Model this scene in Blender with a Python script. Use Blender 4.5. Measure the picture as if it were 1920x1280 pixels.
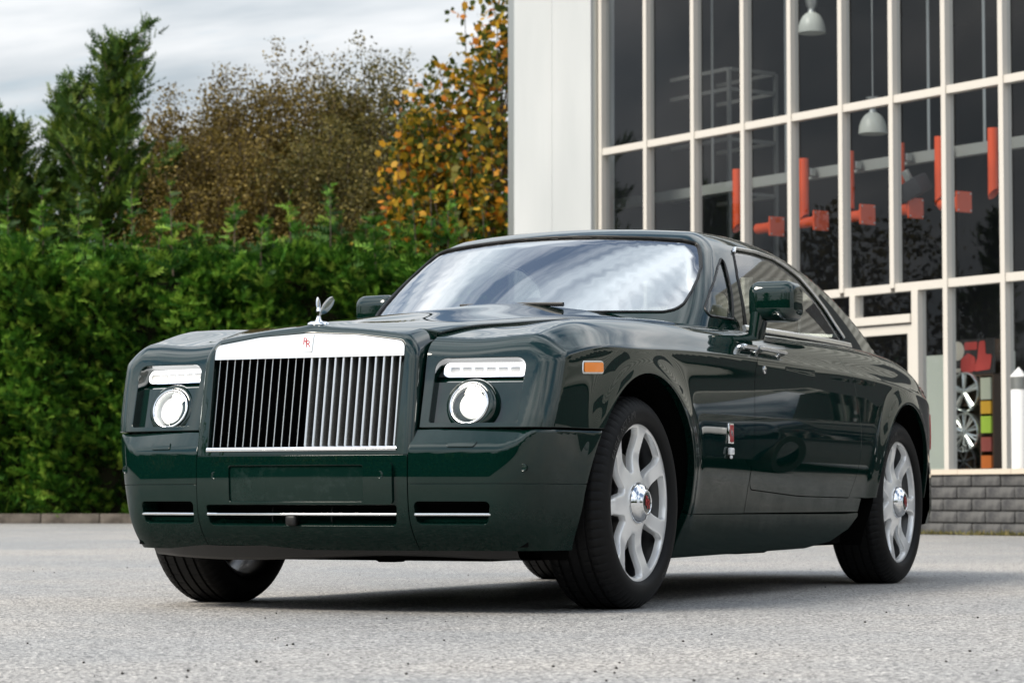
import bpy, bmesh, math, random
import numpy as np
from mathutils import Vector, Matrix
from mathutils.geometry import delaunay_2d_cdt

R = math.radians
for _o in list(bpy.data.objects):
    bpy.data.objects.remove(_o)
scene = bpy.context.scene
col = scene.collection

# ------------------------------------------------------------------ camera
# world frame: origin on the ground under the car's front axle, X = car forward, Y = car left, Z up
CAM = np.array([9.161, 4.675, 0.400])
YAW, PITCH = R(204.868), R(3.397)
cd = bpy.data.cameras.new('camera')
cam = bpy.data.objects.new('camera', cd)
col.objects.link(cam)
cam.location = CAM
_d = Vector((math.cos(YAW) * math.cos(PITCH), math.sin(YAW) * math.cos(PITCH), math.sin(PITCH)))
cam.rotation_euler = _d.to_track_quat('-Z', 'Y').to_euler()
cd.sensor_width = 36.0
cd.lens = 36.0 * 5000.0 / 1920.0
cd.clip_start = 0.1
cd.clip_end = 3000.0
cd.dof.use_dof = True
cd.dof.focus_distance = 9.6
cd.dof.aperture_fstop = 8.0
scene.camera = cam
DH = np.array([math.cos(YAW), math.sin(YAW), 0.0])      # horizontal view direction
RH = np.array([DH[1], -DH[0], 0.0])                     # to the right of the view


def at(lat, depth, z=0.0):
    """a point so many metres right of and beyond where the photographer stood"""
    p = CAM + RH * lat + DH * depth
    return (float(p[0]), float(p[1]), float(z))


# ------------------------------------------------------------------ sky, sun, exposure
SUN_EL = R(43)
_s = -DH * 0.58 - RH * 0.81                             # towards the sun: behind the camera, to the left
SUN_AZ = math.atan2(_s[1], _s[0])
world = bpy.data.worlds.new('World')
scene.world = world
world.use_nodes = True
wn, wl = world.node_tree.nodes, world.node_tree.links
wn.clear()
w_out = wn.new('ShaderNodeOutputWorld')
w_bg = wn.new('ShaderNodeBackground')
w_bg.inputs['Strength'].default_value = 0.10
w_sky = wn.new('ShaderNodeTexSky')
w_sky.sky_type = 'NISHITA'
w_sky.sun_disc = False
w_sky.sun_elevation = SUN_EL
w_sky.sun_rotation = R(90) - SUN_AZ
w_sky.air_density = 1.2
w_sky.dust_density = 0.2
w_sky.ozone_density = 1.0
w_tc = wn.new('ShaderNodeTexCoord')
# clouds on a flat layer high above: divide the direction by its height
w_sep = wn.new('ShaderNodeSeparateXYZ')
wl.new(w_tc.outputs['Generated'], w_sep.inputs[0])


def wmath(op, a, b=None, clamp=False):
    n = wn.new('ShaderNodeMath')
    n.operation = op
    n.use_clamp = clamp
    for i, v in enumerate((a, b)):
        if v is None:
            continue
        if isinstance(v, (int, float)):
            n.inputs[i].default_value = v
        else:
            wl.new(v, n.inputs[i])
    return n.outputs[0]


_zc = wmath('ADD', wmath('MAXIMUM', w_sep.outputs['Z'], 0.0), 0.16)
w_cmb = wn.new('ShaderNodeCombineXYZ')
wl.new(wmath('DIVIDE', w_sep.outputs['X'], _zc), w_cmb.inputs[0])
wl.new(wmath('DIVIDE', w_sep.outputs['Y'], _zc), w_cmb.inputs[1])
w_map = wn.new('ShaderNodeMapping')
w_map.inputs['Rotation'].default_value = (0, 0, R(35))
w_map.inputs['Scale'].default_value = (1.9, 0.85, 1)
w_map.inputs['Location'].default_value = (1.9, 6.3, 0)
wl.new(w_cmb.outputs[0], w_map.inputs[0])
w_n = wn.new('ShaderNodeTexNoise')
w_n.inputs['Scale'].default_value = 0.9
w_n.inputs['Detail'].default_value = 9.0
w_n.inputs['Roughness'].default_value = 0.58
w_n.inputs['Distortion'].default_value = 0.5
wl.new(w_map.outputs[0], w_n.inputs['Vector'])
w_r = wn.new('ShaderNodeValToRGB')
w_r.color_ramp.elements[0].position = 0.42
w_r.color_ramp.elements[0].color = (0.04, 0.04, 0.04, 1)
w_r.color_ramp.elements[1].position = 0.57
w_r.color_ramp.elements[1].color = (0.97, 0.97, 0.97, 1)
# the layer is seen edge-on near the horizon, so it closes up there
wl.new(wmath('ADD', w_n.outputs['Fac'], wmath('MULTIPLY', wmath('SUBTRACT', 1.0, wmath('MULTIPLY', _zc, 1.5), True), 0.24)), w_r.inputs[0])
w_n2 = wn.new('ShaderNodeTexNoise')
w_n2.inputs['Scale'].default_value = 2.6
w_n2.inputs['Detail'].default_value = 6.0
wl.new(w_map.outputs[0], w_n2.inputs['Vector'])
w_cr = wn.new('ShaderNodeValToRGB')
w_cr.color_ramp.elements[0].position = 0.35
w_cr.color_ramp.elements[0].color = (4.6, 5.15, 5.6, 1)
w_cr.color_ramp.elements[1].position = 0.68
w_cr.color_ramp.elements[1].color = (8.6, 8.7, 8.8, 1)
wl.new(w_n2.outputs['Fac'], w_cr.inputs[0])
w_mix = wn.new('ShaderNodeMixRGB')
wl.new(w_r.outputs[0], w_mix.inputs[0])
wl.new(w_sky.outputs[0], w_mix.inputs[1])
# overcast layer: brighter overhead than near the horizon, as a cloudy sky is
w_gr = wn.new('ShaderNodeVectorMath')
w_gr.operation = 'SCALE'
wl.new(w_cr.outputs[0], w_gr.inputs[0])
wl.new(wmath('MULTIPLY_ADD', wmath('MAXIMUM', w_sep.outputs['Z'], 0.0), 2.5), w_gr.inputs['Scale'])
w_gr.inputs['Scale'].links[0].from_node.inputs[2].default_value = 0.50
wl.new(w_gr.outputs[0], w_mix.inputs[2])
wl.new(w_mix.outputs[0], w_bg.inputs['Color'])
wl.new(w_bg.outputs[0], w_out.inputs[0])

sd = bpy.data.lights.new('sun', 'SUN')
sd.energy = 3.3
sd.angle = R(22)
sd.color = (1.0, 0.92, 0.80)
sun = bpy.data.objects.new('sun', sd)
col.objects.link(sun)
sun.rotation_euler = (R(90) - SUN_EL, 0, SUN_AZ + R(90))
sun.location = (0, 0, 30)

scene.view_settings.view_transform = 'Standard'
scene.view_settings.look = 'None'
scene.view_settings.exposure = 0.40
scene.view_settings.gamma = 1.0
scene.render.engine = 'CYCLES'
scene.cycles.max_bounces = 8
scene.cycles.transparent_max_bounces = 12
scene.cycles.caustics_reflective = False
scene.cycles.caustics_refractive = False

# ------------------------------------------------------------------ helpers: objects
rnd = random.Random(7)


def link_mesh(name, me, mat=None, parent=None):
    o = bpy.data.objects.new(name, me)
    col.objects.link(o)
    if mat is not None and len(me.materials) == 0:
        me.materials.append(mat)
    if parent is not None:
        o.parent = parent
    return o


def tag(o, label=None, cat=None, group=None, kind=None):
    if label:
        o['label'] = label
    if cat:
        o['category'] = cat
    if group:
        o['group'] = group
    if kind:
        o['kind'] = kind
    return o


def empty(name, loc=(0, 0, 0), rz=0.0):
    o = bpy.data.objects.new(name, None)
    col.objects.link(o)
    o.location = loc
    o.rotation_euler = (0, 0, rz)
    o.empty_display_size = 0.2
    return o


def mesh_from(name, verts, faces, smooth=False):
    me = bpy.data.meshes.new(name)
    me.from_pydata([tuple(map(float, v)) for v in verts], [], faces)
    if smooth:
        me.polygons.foreach_set('use_smooth', [True] * len(me.polygons))
    me.update()
    return me


class MB:
    """collects shapes and builds ONE mesh object"""

    def __init__(self):
        self.v, self.f = [], []

    def add(self, verts, faces):
        b = len(self.v)
        self.v += [tuple(p) for p in verts]
        self.f += [tuple(i + b for i in f) for f in faces]
        return self

    def box(self, c, s, rz=0.0, M=None):
        hx, hy, hz = s[0] / 2, s[1] / 2, s[2] / 2
        vs = []
        for dz in (-hz, hz):
            for dx, dy in ((-hx, -hy), (hx, -hy), (hx, hy), (-hx, hy)):
                v = Vector((dx, dy, dz))
                if rz:
                    v = Matrix.Rotation(rz, 3, 'Z') @ v
                if M is not None:
                    v = M @ v
                vs.append((v.x + c[0], v.y + c[1], v.z + c[2]))
        return self.add(vs, [(3, 2, 1, 0), (4, 5, 6, 7), (0, 1, 5, 4), (1, 2, 6, 5), (2, 3, 7, 6), (3, 0, 4, 7)])

    def tube(self, pts, r, n=8, closed=False, caps=True, flat=1.0):
        pts = [Vector(p) for p in pts]
        m = len(pts)
        rr = r if isinstance(r, (list, tuple)) else [r] * m
        vs, fs = [], []
        up = Vector((0, 0, 1))
        prev = None
        for i, p in enumerate(pts):
            a = pts[(i - 1) % m] if (i > 0 or closed) else p
            b = pts[(i + 1) % m] if (i < m - 1 or closed) else p
            t = (b - a)
            t = t.normalized() if t.length > 1e-9 else Vector((1, 0, 0))
            if prev is None:
                ref = up if abs(t.z) < 0.9 else Vector((1, 0, 0))
                s = t.cross(ref).normalized()
            else:
                s = prev - t * prev.dot(t)
                s = s.normalized() if s.length > 1e-6 else t.orthogonal().normalized()
            prev = s
            q = s.cross(t).normalized()
            for k in range(n):
                ang = 2 * math.pi * k / n
                o = s * (math.cos(ang) * rr[i]) + q * (math.sin(ang) * rr[i] * flat)
                vs.append(tuple(p + o))
        L = m if closed else m - 1
        for i in range(L):
            j = (i + 1) % m
            for k in range(n):
                k2 = (k + 1) % n
                fs.append((i * n + k, j * n + k, j * n + k2, i * n + k2))
        if caps and not closed:
            fs.append(tuple(range(n - 1, -1, -1)))
            fs.append(tuple((m - 1) * n + k for k in range(n)))
        return self.add(vs, fs)

    def lathe(self, prof, n=32, axis='z', c=(0, 0, 0)):
        """prof: list of (radius, height)"""
        vs, fs = [], []
        for (r, h) in prof:
            for k in range(n):
                a = 2 * math.pi * k / n
                x, y = r * math.cos(a), r * math.sin(a)
                if axis == 'z':
                    p = (x, y, h)
                elif axis == 'y':
                    p = (x, h, -y)
                else:
                    p = (h, x, y)
                vs.append((p[0] + c[0], p[1] + c[1], p[2] + c[2]))
        for i in range(len(prof) - 1):
            for k in range(n):
                k2 = (k + 1) % n
                fs.append((i * n + k, i * n + k2, (i + 1) * n + k2, (i + 1) * n + k))
        return self.add(vs, fs)

    def rbox(self, c, s, r=0.01, seg=2, M=None):
        """box with rounded edges"""
        bm = bmesh.new()
        bmesh.ops.create_cube(bm, size=1.0)
        for v in bm.verts:
            v.co = Vector((v.co.x * s[0], v.co.y * s[1], v.co.z * s[2]))
        bmesh.ops.bevel(bm, geom=list(bm.edges), offset=min(r, min(s) * 0.49), segments=seg, profile=0.5, affect='EDGES')
        bm.verts.index_update()
        vs = []
        for v in bm.verts:
            p = v.co.copy()
            if M is not None:
                p = M @ p
            vs.append((p.x + c[0], p.y + c[1], p.z + c[2]))
        fs = [tuple(v.index for v in f.verts) for f in bm.faces]
        bm.free()
        return self.add(vs, fs)

    def prism(self, poly, thick, fn):
        """extrude a 2-D outline; fn(u, v, w) -> 3-D point, w in (0, thick)"""
        n = len(poly)
        vs = [fn(u, v, 0.0) for u, v in poly] + [fn(u, v, thick) for u, v in poly]
        fs = [tuple(range(n - 1, -1, -1)), tuple(range(n, 2 * n))]
        for i in range(n):
            j = (i + 1) % n
            fs.append((i, j, n + j, n + i))
        return self.add(vs, fs)

    def build(self, name, mat, parent=None, smooth=None, fix=True):
        me = bpy.data.meshes.new(name)
        me.from_pydata([tuple(map(float, p)) for p in self.v], [], self.f)
        if fix:
            bm = bmesh.new()
            bm.from_mesh(me)
            bmesh.ops.recalc_face_normals(bm, faces=list(bm.faces))
            bm.to_mesh(me)
            bm.free()
        if smooth is not None:
            me.polygons.foreach_set('use_smooth', [True] * len(me.polygons))
            me.update()
            if smooth < 179:
                me.set_sharp_from_angle(angle=R(smooth))
        me.update()
        return link_mesh(name, me, mat, parent)


def copy_tree(o, parent=None):
    c = o.copy()
    col.objects.link(c)
    c.parent = parent
    for ch in list(o.children):
        copy_tree(ch, c)
    return c


# ------------------------------------------------------------------ helpers: materials
MATS = {}


def mat(name, color=(0.5, 0.5, 0.5), rough=0.5, metal=0.0, coat=0.0, coat_rough=0.03, spec=0.5, emit=None, estr=0.0, trans=0.0, ior=1.45, alpha=1.0):
    m = bpy.data.materials.new(name)
    m.use_nodes = True
    b = m.node_tree.nodes['Principled BSDF']
    b.inputs['Base Color'].default_value = (*color, 1)
    b.inputs['Roughness'].default_value = rough
    b.inputs['Metallic'].default_value = metal
    b.inputs['Coat Weight'].default_value = coat
    b.inputs['Coat Roughness'].default_value = coat_rough
    b.inputs['Specular IOR Level'].default_value = spec
    b.inputs['IOR'].default_value = ior
    b.inputs['Transmission Weight'].default_value = trans
    b.inputs['Alpha'].default_value = alpha
    if emit is not None:
        b.inputs['Emission Color'].default_value = (*emit, 1)
        b.inputs['Emission Strength'].default_value = estr
    MATS[name] = m
    return m


def glass(name, tint, f0, power=5.0, rough=.0):
    """thin coated pane: mirror-like share grows with the angle, the rest passes tinted"""
    m = bpy.data.materials.new(name)
    m.use_nodes = True
    n, l = m.node_tree.nodes, m.node_tree.links
    n.clear()
    o = n.new('ShaderNodeOutputMaterial')
    g = n.new('ShaderNodeBsdfGlossy')
    g.inputs['Roughness'].default_value = rough
    t = n.new('ShaderNodeBsdfTransparent')
    t.inputs['Color'].default_value = (*tint, 1)
    lw = n.new('ShaderNodeLayerWeight')
    lw.inputs['Blend'].default_value = .5
    pw = n.new('ShaderNodeMath')
    pw.operation = 'POWER'
    l.new(lw.outputs['Facing'], pw.inputs[0])
    pw.inputs[1].default_value = power
    ma = n.new('ShaderNodeMath')
    ma.operation = 'MULTIPLY_ADD'
    l.new(pw.outputs[0], ma.inputs[0])
    ma.inputs[1].default_value = 1 - f0
    ma.inputs[2].default_value = f0
    x = n.new('ShaderNodeMixShader')
    l.new(ma.outputs[0], x.inputs[0])
    l.new(t.outputs[0], x.inputs[1])
    l.new(g.outputs[0], x.inputs[2])
    l.new(x.outputs[0], o.inputs[0])
    return m


def nodes_of(m):
    return m.node_tree.nodes, m.node_tree.links, m.node_tree.nodes['Principled BSDF']


def noise_node(m, scale, detail=4.0, rough=0.5, coord='Object', stretch=None, dim='3D'):
    n, l, b = nodes_of(m)
    tc = n.new('ShaderNodeTexCoord')
    t = n.new('ShaderNodeTexNoise')
    t.inputs['Scale'].default_value = scale
    t.inputs['Detail'].default_value = detail
    t.inputs['Roughness'].default_value = rough
    if stretch:
        mp = n.new('ShaderNodeMapping')
        mp.inputs['Scale'].default_value = stretch
        l.new(tc.outputs[coord], mp.inputs[0])
        l.new(mp.outputs[0], t.inputs['Vector'])
    else:
        l.new(tc.outputs[coord], t.inputs['Vector'])
    return t


def ramp(m, src, stops):
    n, l, b = nodes_of(m)
    r = n.new('ShaderNodeValToRGB')
    el = r.color_ramp.elements
    while len(el) < len(stops):
        el.new(0.5)
    for e, (p, c) in zip(el, stops):
        e.position = p
        e.color = (*c, 1) if len(c) == 3 else c
    l.new(src, r.inputs[0])
    return r.outputs[0]


def bump(m, src, strength=0.3, dist=0.01, prev=None):
    n, l, b = nodes_of(m)
    bp = n.new('ShaderNodeBump')
    bp.inputs['Strength'].default_value = strength
    bp.inputs['Distance'].default_value = dist
    l.new(src, bp.inputs['Height'])
    if prev is not None:
        l.new(prev, bp.inputs['Normal'])
    l.new(bp.outputs[0], b.inputs['Normal'])
    return bp.outputs[0]


def colour_noise(m, scale, c1, c2, lo=0.35, hi=0.65, detail=5.0, stretch=None):
    n, l, b = nodes_of(m)
    t = noise_node(m, scale, detail, 0.55, stretch=stretch)
    l.new(ramp(m, t.outputs['Fac'], [(lo, c1), (hi, c2)]), b.inputs['Base Color'])
    return t


def spline1(knots):
    """natural cubic spline through (x, y) knots; straight lines beyond the ends"""
    k = sorted(knots)
    x = np.array([a for a, _ in k], float)
    y = np.array([b for _, b in k], float)
    n = len(x)
    h = np.diff(x)
    A = np.zeros((n, n))
    r = np.zeros(n)
    A[0, 0] = A[-1, -1] = 1
    for i in range(1, n - 1):
        A[i, i - 1], A[i, i], A[i, i + 1] = h[i - 1], 2 * (h[i - 1] + h[i]), h[i]
        r[i] = 6 * ((y[i + 1] - y[i]) / h[i] - (y[i] - y[i - 1]) / h[i - 1])
    M = np.linalg.solve(A, r)

    def f(q):
        q = np.asarray(q, float)
        qc = np.clip(q, x[0], x[-1])
        i = np.clip(np.searchsorted(x, qc) - 1, 0, n - 2)
        a, b = x[i + 1] - qc, qc - x[i]
        hh = h[i]
        v = M[i] * a**3 / (6 * hh) + M[i + 1] * b**3 / (6 * hh) + (y[i] / hh - M[i] * hh / 6) * a + (y[i + 1] / hh - M[i + 1] * hh / 6) * b
        s0 = (y[1] - y[0]) / h[0] - h[0] * M[1] / 6
        s1 = (y[-1] - y[-2]) / h[-1] + h[-1] * M[-2] / 6
        return v + np.where(q < x[0], (q - x[0]) * s0, 0) + np.where(q > x[-1], (q - x[-1]) * s1, 0)
    return f


def sstep(a, b, x):
    t = np.clip((np.asarray(x, float) - a) / (b - a), 0, 1)
    return t * t * (3 - 2 * t)
# ------------------------------------------------------------------ ground
M_ground = mat('asphalt', (.22, .21, .20), .6, spec=.4)
n, l, b = nodes_of(M_ground)
_tc = n.new('ShaderNodeTexCoord')
_v = n.new('ShaderNodeTexVoronoi')
_v.inputs['Scale'].default_value = 120.0
l.new(_tc.outputs['Object'], _v.inputs['Vector'])
_big = noise_node(M_ground, .35, 5, .55)
_mid = noise_node(M_ground, 9.0, 4, .6)
_fine = noise_node(M_ground, 330.0, 3, .6)
_sep = n.new('ShaderNodeSeparateColor')
l.new(_v.outputs['Color'], _sep.inputs[0])
_stone = ramp(M_ground, _sep.outputs[0], [(0.0, (.04, .039, .038)), (.12, (.145, .145, .145)), (.5, (.295, .293, .290)), (.85, (.41, .405, .398)), (1.0, (.66, .645, .625))])
_tone = ramp(M_ground, _big.outputs['Fac'], [(.36, (.88, .89, .90)), (.62, (1.14, 1.09, 1.03))])
_tone2 = ramp(M_ground, _mid.outputs['Fac'], [(.3, (.90, .90, .90)), (.7, (1.08, 1.08, 1.08))])


def mulcol(m, a, c):
    nn, ll, bb = nodes_of(m)
    x = nn.new('ShaderNodeMixRGB')
    x.blend_type = 'MULTIPLY'
    x.inputs[0].default_value = 1.0
    ll.new(a, x.inputs[1])
    ll.new(c, x.inputs[2])
    return x.outputs[0]


l.new(mulcol(M_ground, mulcol(M_ground, _stone, _tone), _tone2), b.inputs['Base Color'])
l.new(ramp(M_ground, _big.outputs['Fac'], [(.38, (.46, .46, .46)), (.60, (.70, .70, .70))]), b.inputs['Roughness'])
_b1 = bump(M_ground, _v.outputs['Distance'], .8, .004)
_b2 = bump(M_ground, _fine.outputs['Fac'], .35, .003, _b1)
_me = mesh_from('asphalt', [(-500, -500, 0), (500, -500, 0), (500, 500, 0), (-500, 500, 0)], [(0, 1, 2, 3)])
ground = tag(link_mesh('asphalt', _me, M_ground), kind='structure')


def fast_mesh(name, V, F):
    """mesh from a (n,3) array of points and a (m,k) array of faces"""
    V = np.asarray(V, np.float32)
    F = np.asarray(F, np.int32)
    me = bpy.data.meshes.new(name)
    me.vertices.add(len(V))
    me.vertices.foreach_set('co', V.ravel())
    me.loops.add(F.size)
    me.loops.foreach_set('vertex_index', F.ravel())
    me.polygons.add(len(F))
    me.polygons.foreach_set('loop_start', np.arange(0, F.size, F.shape[1], dtype=np.int32))
    me.update(calc_edges=True)
    return me


# loose grit and small stones on the asphalt
rs = np.random.RandomState(3)
M_grit = mat('dark_grit', (.03, .028, .025), .8)
NG = 420
V, F = [], []
for i in range(NG):
    dep = 5.8 + 16 * rs.rand()**1.7
    lat = (rs.rand() - .5) * .42 * dep
    p = np.array(at(lat, dep, 0))
    s = .0015 + .0042 * rs.rand()**4
    q = rs.normal(size=(6, 3))
    q = np.array([(1, 0, 0), (-1, 0, 0), (0, 1, 0), (0, -1, 0), (0, 0, .7), (0, 0, -.7)]) * (.7 + .6 * rs.rand(6, 1)) * s
    b0 = len(V)
    V += list(q + p + np.array([0, 0, s * .5]))
    F += [(b0 + a, b0 + c, b0 + d) for a, c, d in ((0, 2, 4), (2, 1, 4), (1, 3, 4), (3, 0, 4), (2, 0, 5), (1, 2, 5), (3, 1, 5), (0, 3, 5))]
grit = tag(link_mesh('loose_grit', fast_mesh('loose_grit', V, F), M_grit), 'dark grit and tiny stones scattered over the asphalt', 'grit', kind='stuff')
# ------------------------------------------------------------------ vegetation
def leaf_material(name, stops, rough=.55, trans=.35):
    """each leaf or spray has its own tint; light also shines through"""
    m = mat(name, (.1, .2, .05), rough, spec=.3)
    n, l, b = nodes_of(m)
    g = n.new('ShaderNodeNewGeometry')
    r = n.new('ShaderNodeValToRGB')
    el = r.color_ramp.elements
    while len(el) < len(stops):
        el.new(.5)
    for e, (p, c) in zip(el, stops):
        e.position = p
        e.color = (*c, 1)
    l.new(g.outputs['Random Per Island'], r.inputs[0])
    l.new(r.outputs[0], b.inputs['Base Color'])
    t = n.new('ShaderNodeBsdfTranslucent')
    l.new(r.outputs[0], t.inputs['Color'])
    x = n.new('ShaderNodeMixShader')
    x.inputs[0].default_value = trans
    l.new(b.outputs[0], x.inputs[1])
    l.new(t.outputs[0], x.inputs[2])
    l.new(x.outputs[0], n['Material Output'].inputs[0])
    return m


M_hedge = leaf_material('hedge_foliage', [(0, (.012, .042, .006)), (.4, (.034, .115, .012)), (.72, (.100, .240, .024)), (.9, (.22, .38, .045)), (1, (.34, .47, .07))], trans=.30)
M_conif = leaf_material('conifer_foliage', [(0, (.020, .050, .010)), (.45, (.048, .100, .014)), (.8, (.10, .165, .020)), (1, (.20, .25, .035))], trans=.25)
M_olive = leaf_material('olive_brown_foliage', [(0, (.050, .036, .010)), (.3, (.098, .068, .015)), (.55, (.125, .095, .020)), (.8, (.20, .14, .030)), (1, (.33, .24, .06))], trans=.30)
M_olive_g = leaf_material('grey_green_foliage', [(0, (.040, .040, .012)), (.35, (.080, .072, .018)), (.65, (.125, .105, .024)), (.9, (.20, .16, .04)), (1, (.32, .25, .07))], trans=.30)
M_maple = leaf_material('maple_foliage', [(0, (.030, .052, .008)), (.40, (.075, .095, .012)), (.54, (.20, .17, .018)), (.70, (.46, .30, .025)), (.88, (.68, .34, .03)), (1, (.62, .18, .02))], trans=.38)
M_bark = mat('bark', (.10, .075, .05), .85)
colour_noise(M_bark, 14, (.055, .042, .03), (.15, .115, .08))
M_core = mat('hedge_shade_core', (.020, .020, .010), .9, spec=.1)  # near-black colour stands in for the shade inside the hedges

rs = np.random.RandomState(11)


def norm_rows(a):
    return a / np.maximum(np.linalg.norm(a, axis=1, keepdims=True), 1e-9)


def sprays(P, D, L, rng, nb=5, width=.40, droop=.25):
    """flat fern-like conifer sprays: stem P -> P + D L, side blades sharing the stem's points (one island each)"""
    n = len(P)
    D = norm_rows(D)
    s = norm_rows(np.cross(D, norm_rows(rng.normal(size=(n, 3)) + np.array([0, 0, .6]))))
    up = np.cross(s, D)
    V = np.zeros((n, nb + 1 + 2 * nb, 3))
    for i in range(nb + 1):
        t = i / nb
        V[:, i] = P + D * (L * t)[:, None] - np.array([0, 0, 1.0]) * (L * droop * t * t)[:, None]
    F = []
    for i in range(nb):
        t = (i + .5) / nb
        w = width * (1 - .75 * t) * (.75 + .5 * rng.rand(n))
        for sg, o in ((1, 0), (-1, 1)):
            k = nb + 1 + 2 * i + o
            V[:, k] = V[:, i] + D * (L * (.42 / nb * 2 + .10))[:, None] + s * (sg * w * L)[:, None] + up * ((rng.rand(n) - .5) * .16 * L)[:, None]
            F.append((i, i + 1, k) if sg > 0 else (i + 1, i, k))
    F = np.array(F)
    m = V.shape[1]
    FF = (F[None] + (np.arange(n) * m)[:, None, None]).reshape(-1, 3)
    return V.reshape(-1, 3), FF


def leaves(P, size, rng, lobes=False, facing=None):
    """small folded leaves: two triangles (or five, for lobed ones) sharing the midrib"""
    n = len(P)
    d = norm_rows(rng.normal(size=(n, 3)) + np.array([0, 0, -.25]))
    a = norm_rows(rng.normal(size=(n, 3)) if facing is None else rng.normal(size=(n, 3)) + facing)
    s = norm_rows(np.cross(d, a))
    nn = np.cross(s, d)
    L = size * (.65 + .7 * rng.rand(n))
    if not lobes:
        V = np.stack([P, P + d * L[:, None], P + d * (L * .5)[:, None] + s * (L * .36)[:, None] + nn * (L * .12)[:, None],
                      P + d * (L * .5)[:, None] - s * (L * .36)[:, None] + nn * (L * .12)[:, None]], 1)
        F = np.array([(0, 1, 2), (1, 0, 3)])
    else:
        pts = [(0, 0), (.22, .50), (.45, .42), (.62, .66), (.72, .26), (1.0, 0), (.72, -.26), (.62, -.66), (.45, -.42), (.22, -.50)]
        V = np.stack([P + d * (L * u)[:, None] + s * (L * v)[:, None] + nn * (L * .10 * abs(v))[:, None] for u, v in pts], 1)
        F = np.array([(0, 1, 2), (0, 2, 4), (2, 3, 4), (0, 4, 5), (0, 5, 6), (0, 6, 8), (6, 7, 8), (0, 8, 9)])
    m = V.shape[1]
    return V.reshape(-1, 3), (F[None] + (np.arange(n) * m)[:, None, None]).reshape(-1, F.shape[1])


def branch_mesh(segs):
    m = MB()
    for pts, rr in segs:
        m.tube(pts, rr, 6)
    return m


# --- clipped conifer hedge
HD = 46.0                                    # its face, metres beyond the photographer
hedge = empty('conifer_hedge', at(-4, HD, 0))
tag(hedge, 'long tall conifer hedge, bright green, running behind the car', 'hedge')
hl0 = np.array(at(-4, HD, 0))


def hedge_points(n, l0, l1, rng):
    lat = l0 + (l1 - l0) * rng.rand(n)
    z = 4.8 * rng.rand(n)**.92 + .10
    wob = .26 * np.sin(lat * 1.9 + 1) + .22 * np.sin(lat * 4.3 + z) + .20 * np.sin(z * 3.1 + lat) + .14 * np.sin(z * 6.7 + lat * 3.3)
    top = 4.40 + .26 * np.sin(lat * 1.3) + .22 * np.sin(lat * 3.7 + 2) + .16 * np.sin(lat * 7.9)
    z = np.minimum(z, top * (1 - .06 * rng.rand(n)))
    back = np.maximum(0, z - 4.2)**2 * .5
    dep = HD + wob + back + .75 * rng.rand(n)**1.3
    P = CAM[None] + RH[None] * lat[:, None] + DH[None] * dep[:, None]
    P[:, 2] = z
    D = -DH[None] * (.75 + .4 * rng.rand(n))[:, None] + RH[None] * rng.normal(size=(n, 1)) * .55
    D[:, 2] = .35 + .55 * rng.rand(n) + .5 * sstep(4.0, 4.8, z)
    return P, D, top


Vs, Fs, b0 = [], [], 0
for (nsp, a, c, ln) in ((25000, -10.5, 2.2, .25), (3600, -32, -10.5, .50)):
    P, D, top = hedge_points(nsp, a, c, rs)
    V, F = sprays(P, D, ln * (.6 + .8 * rs.rand(nsp)), rs)
    Vs.append(V)
    Fs.append(F + b0)
    b0 += len(V)
# flat top and the young leaders standing out of it
n = 2600
lat = -12 + 15 * rs.rand(n)
P = CAM[None] + RH[None] * lat[:, None] + DH[None] * (HD + .5 + 1.4 * rs.rand(n))[:, None]
P[:, 2] = 4.3 + .3 * rs.rand(n) + .2 * np.sin(lat * 1.3)
D = rs.normal(size=(n, 3)) * .5
D[:, 2] = 1.0
V, F = sprays(P, D, .34 * (.6 + .8 * rs.rand(n)), rs)
Vs.append(V); Fs.append(F + b0); b0 += len(V)
stems = []
for i in range(74):
    lt = -11.5 + 14 * (i + .9 * rs.rand()) / 74
    h = .50 + 1.15 * rs.rand()**1.4
    p0 = CAM + RH * lt + DH * (HD + .3 + .9 * rs.rand())
    p0[2] = 4.3
    tip = p0 + np.array([rs.normal() * .06, rs.normal() * .06, h])
    stems.append(([p0, tip], [.018, .006]))
    k = 34
    t = rs.rand(k)
    P = p0 + (tip - p0) * t[:, None]
    D = rs.normal(size=(k, 3))
    D[:, 2] = .55 + .4 * rs.rand(k)
    V, F = sprays(P, D, (.44 - .30 * t) * (.7 + .6 * rs.rand(k)), rs)
    Vs.append(V); Fs.append(F + b0); b0 += len(V)
hm = fast_mesh('foliage', np.concatenate(Vs) - hl0, np.concatenate(Fs))
link_mesh('foliage', hm, M_hedge, hedge)
core = MB()  # solid dark box painted as the shade deep in the foliage
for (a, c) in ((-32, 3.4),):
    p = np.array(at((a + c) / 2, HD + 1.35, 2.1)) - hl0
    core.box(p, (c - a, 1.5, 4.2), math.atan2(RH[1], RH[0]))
core.build('shade_core', M_core, hedge)
m = MB()
for pts, rr in stems:
    m.tube([np.array(q) - hl0 for q in pts], rr, 5)
so = m.build('leader_stems', M_bark, hedge)
so['kind'] = 'stuff'

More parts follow.
